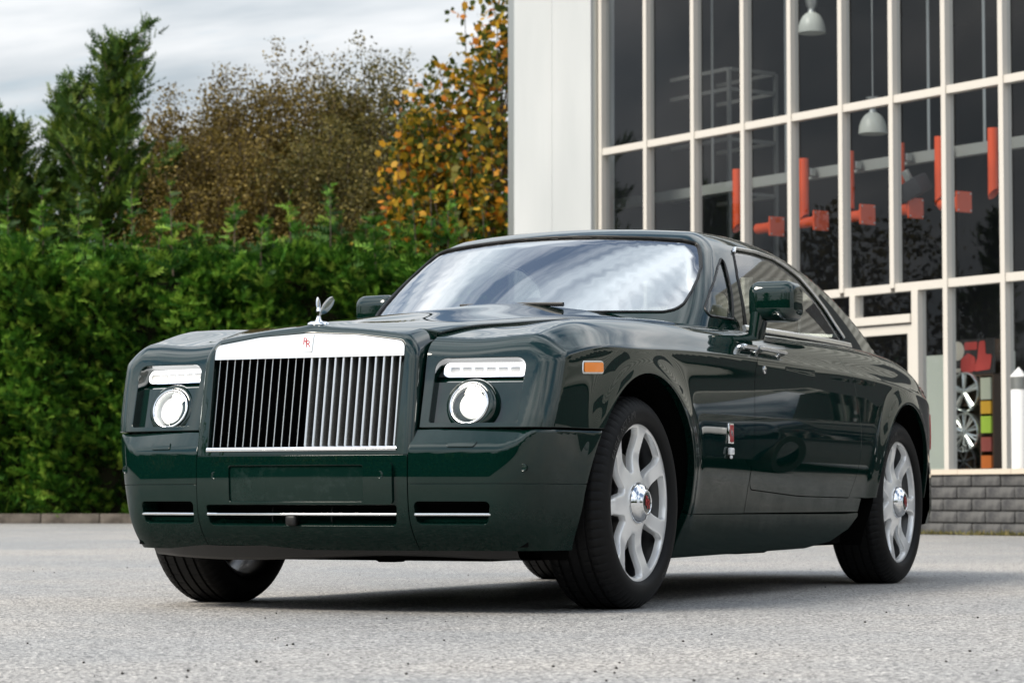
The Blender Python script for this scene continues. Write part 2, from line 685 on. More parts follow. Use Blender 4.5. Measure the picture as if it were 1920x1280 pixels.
# kerb stones along its foot
M_kerb = mat('kerb_concrete', (.20, .17, .14), .85)
colour_noise(M_kerb, 5, (.075, .062, .05), (.17, .145, .12))
kerb = empty('kerb', at(-4, HD - .55, 0))
kerb['kind'] = 'structure'
krz = math.atan2(RH[1], RH[0])
kerb.rotation_euler = (0, 0, krz)
kme = None
for i in range(17):
    if kme is None:
        k0 = MB().rbox((0, 0, .075), (.985, .16, .17), .015, 2).build('kerb_stone', M_kerb, kerb, 40)
        kme = k0.data
        k = k0
    else:
        k = link_mesh('kerb_stone', kme, None, kerb)
    k.location = (-7.5 + i * 1.0, 0, rs.rand() * .008)
    k.rotation_euler = (rs.normal() * .01, 0, rs.normal() * .006)
M_soil = mat('leaf_litter', (.10, .07, .045), .95)
colour_noise(M_soil, 3, (.05, .037, .024), (.15, .10, .06))
sv = [at(-32, HD - .46, .10), at(4, HD - .46, .10), at(4, HD + 12, .12), at(-32, HD + 12, .12)]
tag(link_mesh('verge', mesh_from('verge', sv, [(0, 1, 2, 3)]), M_soil), kind='structure')


def make_tree(name, label, cat, lat, dep, group, trunk_segs, V, F, mtl, crown_name='crown'):
    base = np.array(at(lat, dep, .10))
    t = empty(name, tuple(base))
    tag(t, label, cat, group)
    link_mesh(crown_name, fast_mesh(crown_name, V, F), mtl, t)
    m = MB()
    for pts, rr in trunk_segs:
        m.tube(pts, rr, 6)
    m.build('trunk', M_bark, t, 60)
    return t


def conifer_geo(h, spread, rng, lean=(0, 0), nbr=80, dens=1.0, bare=.10):
    """leyland-like tree: leader, layered plumes with gaps between them, fern-like sprays"""
    def axis(t):
        return np.array([lean[0] * t * t, lean[1] * t * t, h * t])
    tt = np.linspace(0, 1, 9)
    segs = [([axis(t) for t in tt], [.13 * (1 - t)**.8 + .012 for t in tt])]
    Ps, Ds, Ls = [], [], []
    for i in range(nbr):
        t = bare + (1 - bare) * ((i + rng.rand()) / nbr)**.85
        p0 = axis(t)
        L = spread * (1 - t)**.9 * (.38 + .85 * rng.rand()**1.2) * (.88 + .22 * math.sin(9 * t + 2.0 * (i % 3))) + .22 + .45 * (rng.rand() < .14)
        a = i * 2.4 + rng.rand() * .9
        up = .30 + .75 * t + .30 * rng.rand()
        d = np.array([math.cos(a), math.sin(a), up])
        d /= np.linalg.norm(d)
        curve = .10 + .25 * rng.rand()
        pos = lambda s: p0 + d * (L * np.atleast_1d(s))[:, None] + np.array([0, 0, curve]) * (L * np.atleast_1d(s)**2)[:, None]
        segs.append(([pos(s)[0] for s in (0, .5, 1)], [.03 * (1 - t) + .008, .014, .004]))
        k = int((14 + 44 * L) * dens)
        s = rng.rand(k)**.62
        w = .05 + .10 * np.sin(np.pi * s)**.7 * min(1, L)
        P = pos(s) + rng.normal(size=(k, 3)) * w[:, None] * np.array([1, 1, .45])
        out = np.array([0, 0, 2 * curve]) * s[:, None] + d
        D = out + rng.normal(size=(k, 3)) * np.array([.5, .5, .28])
        Ps.append(P); Ds.append(D)
        Ls.append((.26 + .20 * rng.rand(k)) * (1.1 - .3 * s))
    k = 40
    s = .86 + .14 * rng.rand(k)
    Ps.append(np.array([axis(q) for q in s]))
    D = rng.normal(size=(k, 3)) * .6
    D[:, 2] = 1.0
    Ds.append(D)
    Ls.append(.30 * (1.3 - s) + .12)
    V, F = sprays(np.concatenate(Ps), np.concatenate(Ds), np.concatenate(Ls), rng, 5, .30, .10)
    return segs, V, F


rc = np.random.RandomState(21)
s_, V_, F_ = conifer_geo(8.75, 2.5, rc, tuple((RH * .6)[:2]), 84, .9)
c1 = make_tree('conifer_tree', 'tallest dark conifer, its plumed top leaning, left of the olive-brown trees', 'tree', -7.95, 50, 'conifers behind the hedge', s_, V_, F_, M_conif)
s_, V_, F_ = conifer_geo(8.0, 2.1, rc, tuple((RH * .1)[:2]), 62, .9)
c2 = make_tree('conifer_tree', 'dark conifer with a narrow pale tip just left of the tallest one', 'tree', -8.60, 51, 'conifers behind the hedge', s_, V_, F_, M_conif)
s_, V_, F_ = conifer_geo(7.3, 2.4, rc, tuple((-RH * .2)[:2]), 64, 1.0)
c3 = make_tree('conifer_tree', 'shortest, leftmost dark conifer with feathery side branches', 'tree', -9.40, 50.5, 'conifers behind the hedge', s_, V_, F_, M_conif)


def broadleaf_geo(h, rad, rng, ntuft, per, leaf, lobes=False, tall=1.0, z_low=2.6, dome=.30, tr=.20):
    """limbs carrying upright tufts of leaves; the tufts fill a domed crown unevenly"""
    segs = [([np.array([0, 0, 0]), np.array([0, 0, h * .25]), np.array([.05, 0, h * .45])], [.16, .13, .08])]
    Ps = []
    ph = rng.rand(4) * 6.28
    for i in range(ntuft):
        a = rng.rand() * 2 * math.pi
        q = math.sqrt(rng.rand())
        rr = rad * q * (1 + .10 * math.sin(3 * a + ph[0]) + .08 * math.sin(5 * a + ph[1]))
        ztop = h * (1 - dome * q**2.2) * (1 + .03 * math.sin(4 * a + ph[2])) - .02 * h
        u = rng.rand()**.62
        z = z_low + (ztop - z_low) * u
        p2 = np.array([rr * math.cos(a), rr * math.sin(a), z])
        L = tall * (.55 + .8 * rng.rand())
        if u > .90:
            L *= 1.25
        lean = np.array([math.cos(a) * .25 * q, math.sin(a) * .25 * q, 1.0]) + rng.normal(size=3) * .16
        lean /= np.linalg.norm(lean)
        p0 = np.array([0, 0, max(.5, z - .55 * h * q - .6)])
        mid = p0 * .4 + p2 * .6 + np.array([0, 0, -.15])
        segs.append(([p0, mid, p2, p2 + lean * L * .9], [.034, .018, .010, .003]))
        k = int(per * (.55 + .9 * rng.rand()))
        t = rng.rand(k)
        w = tr * (.35 + .9 * np.sin(np.pi * np.clip(t * .85 + .12, 0, 1)))
        Ps.append(p2 + lean * (L * t)[:, None] + rng.normal(size=(k, 3)) * w[:, None] * np.array([1, 1, .8]))
    V, F = leaves(np.concatenate(Ps), leaf, rng, lobes)
    return segs, V, F


ro = np.random.RandomState(5)
olive = [(-6.05, 53.0, 8.85, 1.80, M_olive, 'olive-brown leafy tree beside the tallest conifer, its top in upright tufts'),
         (-4.35, 54.0, 9.40, 1.95, M_olive, 'highest olive-brown tree, in the middle of the wood behind the hedge'),
         (-2.70, 53.2, 9.15, 1.85, M_olive_g, 'grey-green tree with loose arching top twigs left of the orange maple'),
         (-3.45, 50.6, 7.2, 1.75, M_olive_g, 'low grey-green tree in front of the taller olive-brown ones'),
         (-5.30, 50.3, 7.0, 1.75, M_olive, 'low brown bushy tree just above the hedge beside the conifers')]
for (lt, dp, h, r, mt, lab) in olive:
    s_, V_, F_ = broadleaf_geo(h - .45, r * 1.05, ro, 330, 190, .066, tall=.75, z_low=3.0, tr=.17)
    make_tree('leafy_tree', lab, 'tree', lt, dp, 'leafy trees behind the hedge', s_, V_, F_, mt)
rm = np.random.RandomState(8)
s_, V_, F_ = broadleaf_geo(9.3, 1.45, rm, 190, 44, .125, True, .8, 3.2, .50, .17)
make_tree('maple_tree', 'tall maple with orange and yellow leaves against the white wall', 'tree', -.30, 48.6, 'autumn maples', s_, V_, F_, M_maple)
s_, V_, F_ = broadleaf_geo(7.6, 1.25, rm, 170, 42, .12, True, .7, 3.2, .40, .17)
make_tree('maple_tree', 'smaller maple turning orange between the grey-green tree and the tall maple', 'tree', -1.35, 49.2, 'autumn maples', s_, V_, F_, M_maple)
s_, V_, F_ = broadleaf_geo(6.9, 1.5, rm, 110, 30, .15, True, .7, 3.0, .4, .2)
make_tree('maple_tree', 'yellow-orange maple showing at the left edge behind the conifers', 'tree', -10.4, 54.5, 'autumn maples', s_, V_, F_, M_maple)

# --- hedges behind and left of the photographer, added unseen to darken the reflections in the bumper, the grille and the glass
def added_hedge(label, a, c, h, n):
    a, c = np.array(at(*a, 0)), np.array(at(*c, 0))
    t = (c - a) / np.linalg.norm(c - a)
    o = (a + c) / 2
    nrm = np.cross(t, (0, 0, 1.0))
    if nrm @ (np.array([0, 0, 0]) - o) < 0:
        nrm = -nrm
    s = rs.rand(n)
    P = a + (c - a) * s[:, None] + nrm * (.6 + .5 * rs.rand(n))[:, None]
    P[:, 2] = .1 + h * rs.rand(n)
    D = nrm * .8 + rs.normal(size=(n, 3)) * .5
    D[:, 2] = .5
    V, F = sprays(P, D, .50 * (.6 + .8 * rs.rand(n)), rs)
    hb = empty('conifer_hedge', tuple(o))
    tag(hb, label, 'hedge')
    link_mesh('foliage', fast_mesh('foliage', V - o, F), M_hedge, hb)
    MB().box((0, 0, h / 2), (float(np.linalg.norm(c - a)), 1.2, h), math.atan2(t[1], t[0])).build('shade_core', M_core, hb)


added_hedge('added conifer hedge behind the photographer, darkens reflections in the front bumper', (-40, -20), (27, -20), 3.9, 4600)
added_hedge('added conifer hedge off to the left, darkens reflections in the far wing', (-40, -20), (-33, 44), 4.0, 4200)

# --- woods that only show as reflections in the glass and the paint: left of the view and behind the photographer
rw = np.random.RandomState(31)
_, Vc, Fc = conifer_geo(8.5, 2.0, rw, (0, 0), 70, .7)
_, Vb, Fb = broadleaf_geo(8.5, 2.4, rw, 120, 40, .19, tall=.9, z_low=.8, tr=.3)
for nm, mtl, Vg, Fg, spots, lab in (
        ('conifer_wood', M_conif, Vc, Fc, [(-13, 49), (-16.5, 47), (-20, 50), (-24, 46), (-27, 44), (-30, 38), (-31, 33), (14, -24), (-8, -27), (-18, -20)], 'dark conifers of the wood beside and behind the view'),
        ('leafy_wood', M_olive_g, Vb, Fb, [(-14.5, 51), (-18.5, 50), (-22, 49), (-29, 41), (-32, 29), (-32, 22), (4, -28), (-2, -26), (9, -27), (-13, -24), (18, -20), (22, -15), (-24, -12), (-28, -2), (-30, 8), (-30, -24), (-36, -26), (-42, -23), (-49, -26), (-56, -24), (-34, -14), (-40, -8)],
         'leafy trees of the wood beside and behind the view')):
    VV, FF, b0 = [], [], 0
    for (lt, dp) in spots:
        a = rw.rand() * 6.28
        k = .85 + .35 * rw.rand()
        M3 = np.array([[math.cos(a), -math.sin(a), 0], [math.sin(a), math.cos(a), 0], [0, 0, 1]])
        VV.append((Vg @ M3.T) * k + np.array(at(lt, dp, 0)))
        FF.append(Fg + b0)
        b0 += len(Vg)
    tag(link_mesh(nm, fast_mesh(nm, np.concatenate(VV), np.concatenate(FF)), mtl), lab, 'trees', kind='stuff')
# ------------------------------------------------------------------ glazed showroom: local frame u along the face, w inwards, z up
FU = RH * .5638 - DH * .826
FU /= np.linalg.norm(FU)
FW = RH * .826 + DH * .5638
FW /= np.linalg.norm(FW)
FO = np.array(at(1.199, 37.0, 0))
FRZ = math.atan2(FU[1], FU[0])


def fp(u, w, z):
    p = FO + FU * u + FW * w
    return (float(p[0]), float(p[1]), float(z))


SGN = 1.0 if np.cross(FU, FW)[2] > 0 else -1.0     # local y of a box turned by FRZ is SGN * w


class FB(MB):
    """boxes given in the face's own frame"""

    def fbox(self, u0, u1, w0, w1, z0, z1):
        c = fp((u0 + u1) / 2, (w0 + w1) / 2, (z0 + z1) / 2)
        return self.box(c, (abs(u1 - u0), abs(w1 - w0), abs(z1 - z0)), FRZ)


def _sheet(self, u0, u1, w, z0, z1, tilt=0.0):
    """one pane, facing out; a hair out of true as real glazing is"""
    return self.add([fp(u0, w + tilt, z0), fp(u1, w - tilt, z0), fp(u1, w - tilt * .6, z1), fp(u0, w + tilt * .4, z1)], [(0, 1, 2, 3)])


FB.sheet = _sheet
FB.face = lambda self, u0, u1, w0, w1, z0, z1: self.fbox(u0, u1, w0 + .10, w1 + .10, z0, z1)
FB.gsheet = lambda self, u0, u1, w, z0, z1, tilt=0.0: self.sheet(u0, u1, w + .10, z0, z1, tilt)
M_frame = mat('cream_aluminium', (.58, .545, .49), .42)
M_pane = glass('tinted_glass', (.80, .83, .85), .045, 4.0)
M_white = mat('white_cladding', (.66, .69, .70), .45)
_t = noise_node(M_white, 1.2, 4, .5, stretch=(1, 1, .25))
_n, _l, _b = nodes_of(M_white)
_l.new(ramp(M_white, _t.outputs['Fac'], [(.3, (.45, .467, .467)), (.7, (.52, .533, .53))]), _b.inputs['Base Color'])
M_block = mat('dark_block', (.075, .075, .075), .85)
colour_noise(M_block, 9, (.048, .048, .05), (.115, .113, .11))
M_mortar = mat('mortar', (.045, .044, .042), .95)
M_coping = mat('cream_coping', (.60, .52, .42), .7)
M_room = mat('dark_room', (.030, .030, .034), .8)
M_floor = mat('pale_floor', (.25, .25, .24), .4)
M_inner = mat('pale_plaster', (.55, .58, .50), .7)
M_orange = mat('orange_paint', (.74, .085, .018), .35, coat=.3)
M_beam = mat('grey_beam', (.26, .27, .25), .5)
M_lampsh = mat('ribbed_lamp_shade', (.55, .56, .50), .35, trans=.0)
M_metal = mat('galvanised_steel', (.45, .46, .44), .35, .8)
M_wood = mat('brown_shelving', (.07, .042, .028), .6)

bld = empty('glazed_showroom', fp(0, 0, 0))
tag(bld, 'tall glass-fronted showroom with cream frames and a white end wall', 'building')
FLOOR, T1, T2, TOP = .745, 2.95, 5.24, 8.3
MU = [.013, 1.046, 2.089, 3.138, 4.075, 5.049, 5.969, 6.883, 7.833, 8.80, 9.78]
mw, md = .075, .095


def loc(o):
    """parent to the building keeping world coordinates"""
    o.parent = bld
    o.location = (-bld.location[0], -bld.location[1], 0)
    return o


for i, u in enumerate(MU):
    z0 = FLOOR if i >= 7 or i < 5 else T1
    loc(FB().face(u - mw / 2, u + mw / 2, -md + .02, .06, z0, TOP).build('mullion', M_frame))
loc(FB().face(6.36 - .055, 6.36 + .055, -md + .02, .06, FLOOR, T1 - .05).build('mullion', M_frame))
loc(FB().face(5.25 - .05, 5.25 + .05, -md + .02, .06, FLOOR, T1 - .05).build('mullion', M_frame))
edges_u = MU
for j, (za, hh) in enumerate(((T1, .10), (T2, .095), (7.5, .095))):
    for i in range(len(MU) - 1):
        loc(FB().face(MU[i] + mw / 2 + .001, MU[i + 1] - mw / 2 - .001, -md + .035, .055, za - hh / 2, za + hh / 2).build('transom', M_frame))
# panes, each on its own
for i in range(len(MU) - 1):
    for (za, zb) in ((FLOOR + .03, T1 - .05), (T1 + .05, T2 - .05), (T2 + .05, 7.45)):
        if za < 1 and i in (5, 6):
            continue
        dz = rnd.uniform(-.0025, .0025)
        o = FB().gsheet(MU[i] + mw / 2, MU[i + 1] - mw / 2, .006, za, zb, dz).build('pane', M_pane, fix=False)
        loc(o)
for (ua, ub, za, zb) in ((5.30, 6.305, 2.66, 2.90), (6.415, 6.83, FLOOR + .03, 2.90)):
    loc(FB().gsheet(ua, ub, .006, za, zb).build('pane', M_pane, fix=False))
# door between the two short mullions
loc(FB().face(5.302, 6.303, -.10, .05, 2.52, 2.62).build('door_head', M_frame))
dr = loc(FB().face(5.31, 5.39, -.06, .02, FLOOR + .01, 2.50).face(6.22, 6.30, -.06, .02, FLOOR + .01, 2.50).face(5.391, 6.219, -.06, .02, 2.39, 2.50).face(5.391, 6.219, -.06, .02, FLOOR + .01, FLOOR + .14).build('door', M_frame))
gp = FB().gsheet(5.392, 6.218, -.015, FLOOR + .141, 2.389).build('pane', M_pane, fix=False)
gp.parent = dr
# white end wall left of the glass, in two sheets, with dark reveal next to the glazing
for (ua, ub) in ((-1.985, -1.03), (-1.024, -.085)):
    loc(FB().face(ua, ub, -.16, .25, 0.0, TOP).build('cladding_sheet', M_white))
loc(FB().face(-.083, -.035, -.13, .20, .02, TOP).build('corner_trim', M_metal))
loc(FB().face(-2.155, -1.99, -.15, .25, 0, TOP).build('corner_trim', M_metal))
# the room behind
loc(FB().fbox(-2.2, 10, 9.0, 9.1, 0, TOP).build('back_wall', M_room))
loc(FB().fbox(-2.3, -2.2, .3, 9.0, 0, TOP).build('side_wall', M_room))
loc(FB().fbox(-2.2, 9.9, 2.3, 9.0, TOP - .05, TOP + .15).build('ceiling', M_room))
loc(FB().fbox(-2.2, 9.9, -.25, .6, TOP + .01, TOP + .15).build('parapet', M_white))
loc(FB().fbox(-2.2, 9.9, -.28, 9.0, .40, FLOOR - .005).build('floor_slab', M_floor))
loc(FB().fbox(-2.2, 10.2, 3.4, 9.1, TOP + .15, TOP + .5).build('roof', M_white))
for k in range(6):  # glazed roof openings added, unseen, to let daylight onto the orange arms
    q_ = [fp(-2.2 + 2.0 * k, .6, TOP + .02), fp(-.25 + 2.0 * k, .6, TOP + .02), fp(-.25 + 2.0 * k, 2.28, TOP + .02), fp(-2.2 + 2.0 * k, 2.28, TOP + .02)]
    loc(MB().add(q_, [(0, 1, 2, 3)]).build('added_rooflight', M_pane, fix=False))
loc(FB().fbox(3.0, 4.75, 3.2, 3.3, FLOOR, 2.35).build('pale_partition', M_inner))
loc(FB().fbox(3.72, 4.05, 3.15, 3.19, FLOOR + .05, 2.1).build('inner_door', M_inner))
# long pale wing of the building to the right, out of view but mirrored in the car's flank
M_clad = mat('pale_cladding', (.26, .26, .24), .6)
_n, _l, _b = nodes_of(M_clad)
_w = _n.new('ShaderNodeTexWave')
_w.bands_direction = 'Z'
_w.inputs['Scale'].default_value = 1.6
_tc = _n.new('ShaderNodeTexCoord')
_l.new(_tc.outputs['Object'], _w.inputs['Vector'])
bump(M_clad, _w.outputs['Fac'], .6, .03)
loc(FB().fbox(9.85, 34, -.1, .3, 2.2, 6.8).build('side_wing', M_clad))
for (ua, ub) in ((12.2, 14.0), (17.5, 18.3), (22, 24.5), (28, 30)):
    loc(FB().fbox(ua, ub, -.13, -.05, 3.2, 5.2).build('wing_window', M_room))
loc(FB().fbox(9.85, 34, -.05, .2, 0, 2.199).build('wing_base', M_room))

# low wall of dark blocks with a cream coping
wall = empty('block_wall', fp(7, -.35, 0))
tag(wall, 'low dark block wall with a cream coping below the showroom glass', 'wall')
wl0 = Vector(wall.location)


def wloc(o, p=None):
    o.parent = wall
    o.location = (-wl0.x, -wl0.y, 0)
    return o


nb, ch = 5, (FLOOR - .055) / 5
bme = None
for c in range(nb):
    u = 5.9 - (.24 if c % 2 else 0)
    while u < 9.6:
        L = .46
        if bme is None:
            q = MB().rbox((0, 0, 0), (L - .012, .12, ch - .014), .012, 2).build('block', M_block, wall, 40)
            bme = q.data
        else:
            q = link_mesh('block', bme, None, wall)
        p = fp(u + L / 2, -.35 + rnd.uniform(-.006, .006), ch * (c + .5))
        q.location = (p[0] - wl0.x, p[1] - wl0.y, p[2])
        q.rotation_euler = (0, rnd.uniform(-.006, .006), FRZ)
        u += L
wloc(FB().fbox(-2.2, 9.9, -.385, -.285, 0, FLOOR - .06).build('mortar_bed', M_mortar))
wloc(FB().fbox(-2.2, 5.68, -.41, -.386, 0.01, FLOOR - .065).build('far_blocks', M_block))
for k in range(6):
    wloc(FB().fbox(5.0 + k * .85, 5.845 + k * .85, -.44, -.285, FLOOR - .054, FLOOR + .004).build('coping_stone', M_coping))
vg = FB().fbox(4, 9.8, -.56, -.42, 0.001, .015)
# weeds and moss at the foot
rv = np.random.RandomState(4)
n = 700
P = np.array([fp(5.8 + 4 * rv.rand(), -.43 - .07 * rv.rand()**2, .004) for _ in range(n)])
D = rv.normal(size=(n, 3)) * .5 + np.array([0, 0, .8])
V_, F_ = sprays(P, D, .03 + .04 * rv.rand(n), rv, 3, .3, .1)
M_weed = leaf_material('weeds', [(0, (.10, .09, .03)), (.6, (.16, .15, .04)), (1, (.28, .22, .09))], trans=.2)
tag(link_mesh('wall_foot_weeds', fast_mesh('wall_foot_weeds', V_, F_), M_weed), 'dry weeds and moss along the foot of the block wall', 'weeds', kind='stuff')

# bollard
M_bwhite = mat('white_bollard_paint', (.74, .74, .73), .45)
bo = MB().lathe([(.0905, 0), (.0905, .88), (.086, .89)], 28, 'z').build('bollard', M_bwhite, None, 50)
bo.location = fp(8.30, -.20, FLOOR + .006)
tag(bo, 'white round bollard with pointed cap at the right edge of the terrace', 'bollard')
for k in range(6):
    r_ = MB().lathe([(.080, .888 + k * .023), (.092, .892 + k * .023), (.092, .905 + k * .023), (.080, .909 + k * .023)], 28, 'z').build('louvre_ring', M_metal, bo, 30)
MB().lathe([(.079, .885), (.079, 1.03)], 24, 'z').build('louvre_core', M_beam, bo)
MB().lathe([(.093, 1.028), (.096, 1.036), (.093, 1.045), (.0005, 1.145)], 28, 'z').build('cap', M_bwhite, bo, 30)

# pendant lamps
for (u, zb, zt, lab) in ((2.91, 5.36, 9.0, 'ribbed pendant lamp on a long cord, the lower of the two'), (1.66, 6.92, 9.0, 'ribbed pendant lamp high up, cut by the top of the picture')):
    lp = empty('pendant_lamp', fp(u, 2.5, zb))
    tag(lp, lab, 'lamp', 'pendant lamps in the showroom')
    MB().lathe([(.195, 0), (.193, .04), (.183, .11), (.16, .18), (.125, .24), (.085, .275), (.06, .29)], 40, 'z').build('shade', M_lampsh, lp, 60)
    MB().lathe([(.06, .285), (.05, .33), (.05, .35), (.075, .38), (.085, .44), (.095, .50), (.02, .51)], 24, 'z').build('lamp_cap', M_metal, lp, 40)
    MB().tube([(0, 0, .52), (0, 0, TOP - zb - .05)], .009, 6).build('cord', M_metal, lp)

# orange extraction arms on a grey rail
rail = tag(FB().fbox(-2.1, 9.6, 1.50, 1.62, 4.69, 4.83).build('ceiling_rail', M_beam), 'long grey steel rail crossing the showroom behind the glass', 'rail')
NP = [(1.47, 'first orange exhaust arm from the left'), (2.87, 'orange exhaust arm in the fifth bay of the glass'), (3.775, 'orange exhaust arm in the sixth bay'),
      (4.735, 'orange exhaust arm beside the black spotlight'), (5.475, 'orange exhaust arm half hidden by a mullion right of the spotlight'), (6.41, 'rightmost bright orange exhaust arm')]
for i, (u, lab) in enumerate(NP):
    ar = empty('exhaust_arm', fp(u, 1.3, 4.07))
    ar.rotation_euler = (0, 0, FRZ)
    tag(ar, lab + ', hanging from the rail', 'duct', 'orange exhaust arms')
    # tube with a slanted lower end
    nseg = 20
    vs, fs = [], []
    for k in range(nseg):
        a = 2 * math.pi * k / nseg
        vs += [(.066 * math.cos(a), .066 * math.sin(a), .06 + .06 * math.cos(a)), (.066 * math.cos(a), .066 * math.sin(a), .87)]
    for k in range(nseg):
        j = (k + 1) % nseg
        fs.append((2 * k, 2 * j, 2 * j + 1, 2 * k + 1))
    fs.append(tuple(2 * k + 1 for k in range(nseg)))
    MB().add(vs, fs).build('tube', M_orange, ar, 50)
    MB().rbox((0, .10 * SGN, .69), (.16, .10, .10), .01, 1).build('bracket', M_metal, ar)
for i, (u, lab) in enumerate(((2.24, 'leftmost'), (3.146, 'second from the left'), (4.06, 'third from the left'), (4.964, 'fourth from the left'), (5.83, 'rightmost'))):
    fl = empty('duct_flange', fp(u, 1.3, 4.08))
    fl.rotation_euler = (0, 0, FRZ)
    tag(fl, 'square orange duct flange with a stub pipe, the ' + lab + ' of the row', 'flange', 'orange duct flanges')
    MB().rbox((.06, 0, 0), (.03, .26, .26), .006, 1).build('plate', M_orange, fl, 30)
    MB().lathe([(.07, -.34), (.07, -.10), (.09, -.02), (.10, .045)], 22, 'x').build('stub_pipe', M_orange, fl, 60)
    for dy, dz in ((-.105, -.105), (.105, -.105), (-.105, .105), (.105, .105)):
        MB().lathe([(.012, .07), (.012, .082), (.0005, .083)], 8, 'x', (0, dy, dz)).build('bolt', M_metal, fl)
# hangers of the rail
for i, u in enumerate((.6, 2.2, 3.3, 4.3, 5.0, 6.0)):
    FB().fbox(u - .012, u + .012, 1.55, 1.575, 4.83, TOP).build('hanger_rod', M_metal, rail)
# black spotlight
sp = empty('spotlight', fp(5.1, 1.2, 4.32))
sp.rotation_euler = (R(20), R(-18), FRZ)
tag(sp, 'black tilted spotlight hanging among the orange arms', 'spotlight')
MB().rbox((0, 0, 0), (.40, .24, .22), .02, 2).build('housing', M_black if 'M_black' in globals() else M_room, sp, 40)
MB().rbox((0, 0, .17), (.10, .06, .16), .01, 1).build('bracket', M_beam, sp, 40)
# steel rack
rk = empty('steel_rack', fp(-1.6, 3.0, FLOOR))
rk.rotation_euler = (0, 0, FRZ)
tag(rk, 'tall thin steel rack behind the glass next to the white end wall', 'rack')
for x in (-.80, .80):
    for y in (0, .9):
        MB().box((x, y * SGN, 3.0), (.05, .05, 6.1)).build('upright', M_metal, rk)
for z in (4.2, 5.0, 5.75, 6.05):
    MB().box((0, 0, z), (1.55, .05, .055)).box((0, .9 * SGN, z), (1.55, .05, .055)).box((.80, .45 * SGN, z), (.05, .84, .05)).build('rack_beam', M_metal, rk)
# ------------------------------------------------------------------ the car's surfaces
def RI(a, b, r):
    """rounded intersection of two half-spaces"""
    u, v = np.maximum(a + r, 0), np.maximum(b + r, 0)
    return np.minimum(-r, np.maximum(a, b)) + np.sqrt(u * u + v * v + 1e-18)


c_W = spline1([(.95, .765), (.70, .881), (.45, .944), (.2, .968), (0, .976), (-.6, .983), (-1.5, .986), (-2.6, .986), (-3.3, .982), (-3.7, .958),
               (-4.0, .905), (-4.3, .825), (-4.6, .72), (-4.8, .64)])
c_P = spline1([(.10, -.13), (.18, -.092), (.26, -.066), (.34, -.046), (.42, -.032), (.50, -.018), (.60, -.006), (.70, 0), (.80, -.001), (.90, -.006),
               (1.0, -.014), (1.2, -.035)])
c_ZC = spline1([(.80, .845), (.65, .900), (.477, .940), (.2, .957), (-.24, .969), (-.576, .977), (-1.19, .982), (-1.8, .981), (-2.37, .974),
                (-3.0, .955), (-3.45, .932), (-4.2, .88), (-4.8, .83)])
c_ZT = spline1([(.95, .905), (.72, .958), (.5, 1.006), (.22, 1.044), (-.17, 1.092), (-.58, 1.122), (-1.1, 1.134), (-1.6, 1.142), (-2.4, 1.150),
                (-3.0, 1.150), (-3.5, 1.135), (-4.0, 1.085), (-4.4, 1.02), (-4.8, .93)])
c_ZO = spline1([(.95, .925), (.75, .962), (.6, .986), (.45, 1.020), (.34, 1.045), (.2, 1.063), (0, 1.078), (-.19, 1.090), (-.5, 1.103), (-.88, 1.108),
                (-1.3, 1.114), (-1.7, 1.118), (-2.4, 1.123), (-3.0, 1.121), (-3.5, 1.105), (-4.0, 1.055), (-4.4, .99), (-4.8, .90)])
ARCH_F = (-.012, .392, .478)
ARCH_R = (-3.330, .392, .470)


def flare(x, z, arch, amp):
    r = np.sqrt((x - arch[0])**2 + (z - arch[1])**2)
    t = np.clip((r - arch[2]) / .085, 0, 4)
    return amp * np.exp(-t * t * 1.6) * sstep(.22, .40, z)


def Yside(x, z):
    zc = c_ZC(x)
    h = z - zc
    amp = sstep(.74, .52, x) * sstep(-4.5, -4.0, x)
    w_ = .0045
    up = w_ * np.logaddexp(0, h / w_)                 # softened max(h, 0): a crease with a small radius
    cr = -amp * (.017 * (1 - np.exp(-up / .018)) + .30 * up)
    lo = w_ * np.logaddexp(0, -h / w_)
    cr = cr + amp * .005 * np.exp(-lo / .03)
    return c_W(x) + c_P(z) + cr + flare(x, z, ARCH_F, .020) + flare(x, z, ARCH_R, .024)


def Ztop(x, y):
    d = np.abs(y) - .55
    k = sstep(.50, .76, np.abs(y))
    return (c_ZT(x) - .10 * d) * (1 - k) + (c_ZO(x) - .12 * np.maximum(np.abs(y) - .80, 0)) * k


def Xfwing(y, z):
    return .858 - .180 * y * y - .28 * (z - .648) - .15 * np.maximum(z - .80, 0)**2


def F_body(x, y, z):
    a = np.abs(y)
    s = (a - Yside(x, z)) * .93
    t = z - Ztop(x, y)
    f = (x - Xfwing(y, z)) * .95
    b = (-4.70 + .25 * y * y + .5 * (z - .75)**2) - x
    g = RI(s, t, .085)
    g = RI(g, f, .055)
    return RI(g, b, .16)


# bonnet and grille shell
c_BE = spline1([(.95, .40), (.70, .432), (.636, .443), (.3, .497), (-.15, .572), (-.6, .632), (-1.0, .680), (-1.3, .71)])
c_BC = spline1([(.95, .985), (.80, 1.018), (.70, 1.036), (.5, 1.056), (.3, 1.080), (-.2, 1.139), (-.64, 1.191), (-1.0, 1.229), (-1.3, 1.255)])


def Zbonnet(x, y):
    e = c_BE(x)
    ze = Ztop(x, e) + .011 + .010 * sstep(-.3, .75, x)
    q = np.clip(np.abs(y) / e, 0, 1.3)
    zc = c_BC(x)
    ridge = .007 * np.exp(-(y / (.05 + .10 * np.clip(.7 - x, 0, 2)))**2)
    return ze + (zc - ze) * (1 - (q * q + .02)**.80) - .008 * np.maximum(q - .88, 0)**2 / .02 + ridge


def Xgrille(z):
    return .876 - .16 * (z - .585)


def F_shell(x, y, z):
    s = np.abs(y) - (.437 - .02 * (z - .9))
    t = z - Zbonnet(x, y)
    f = (x - Xgrille(z) + .06 * y * y) * .98
    return RI(RI(s, t, .065), f, .032)


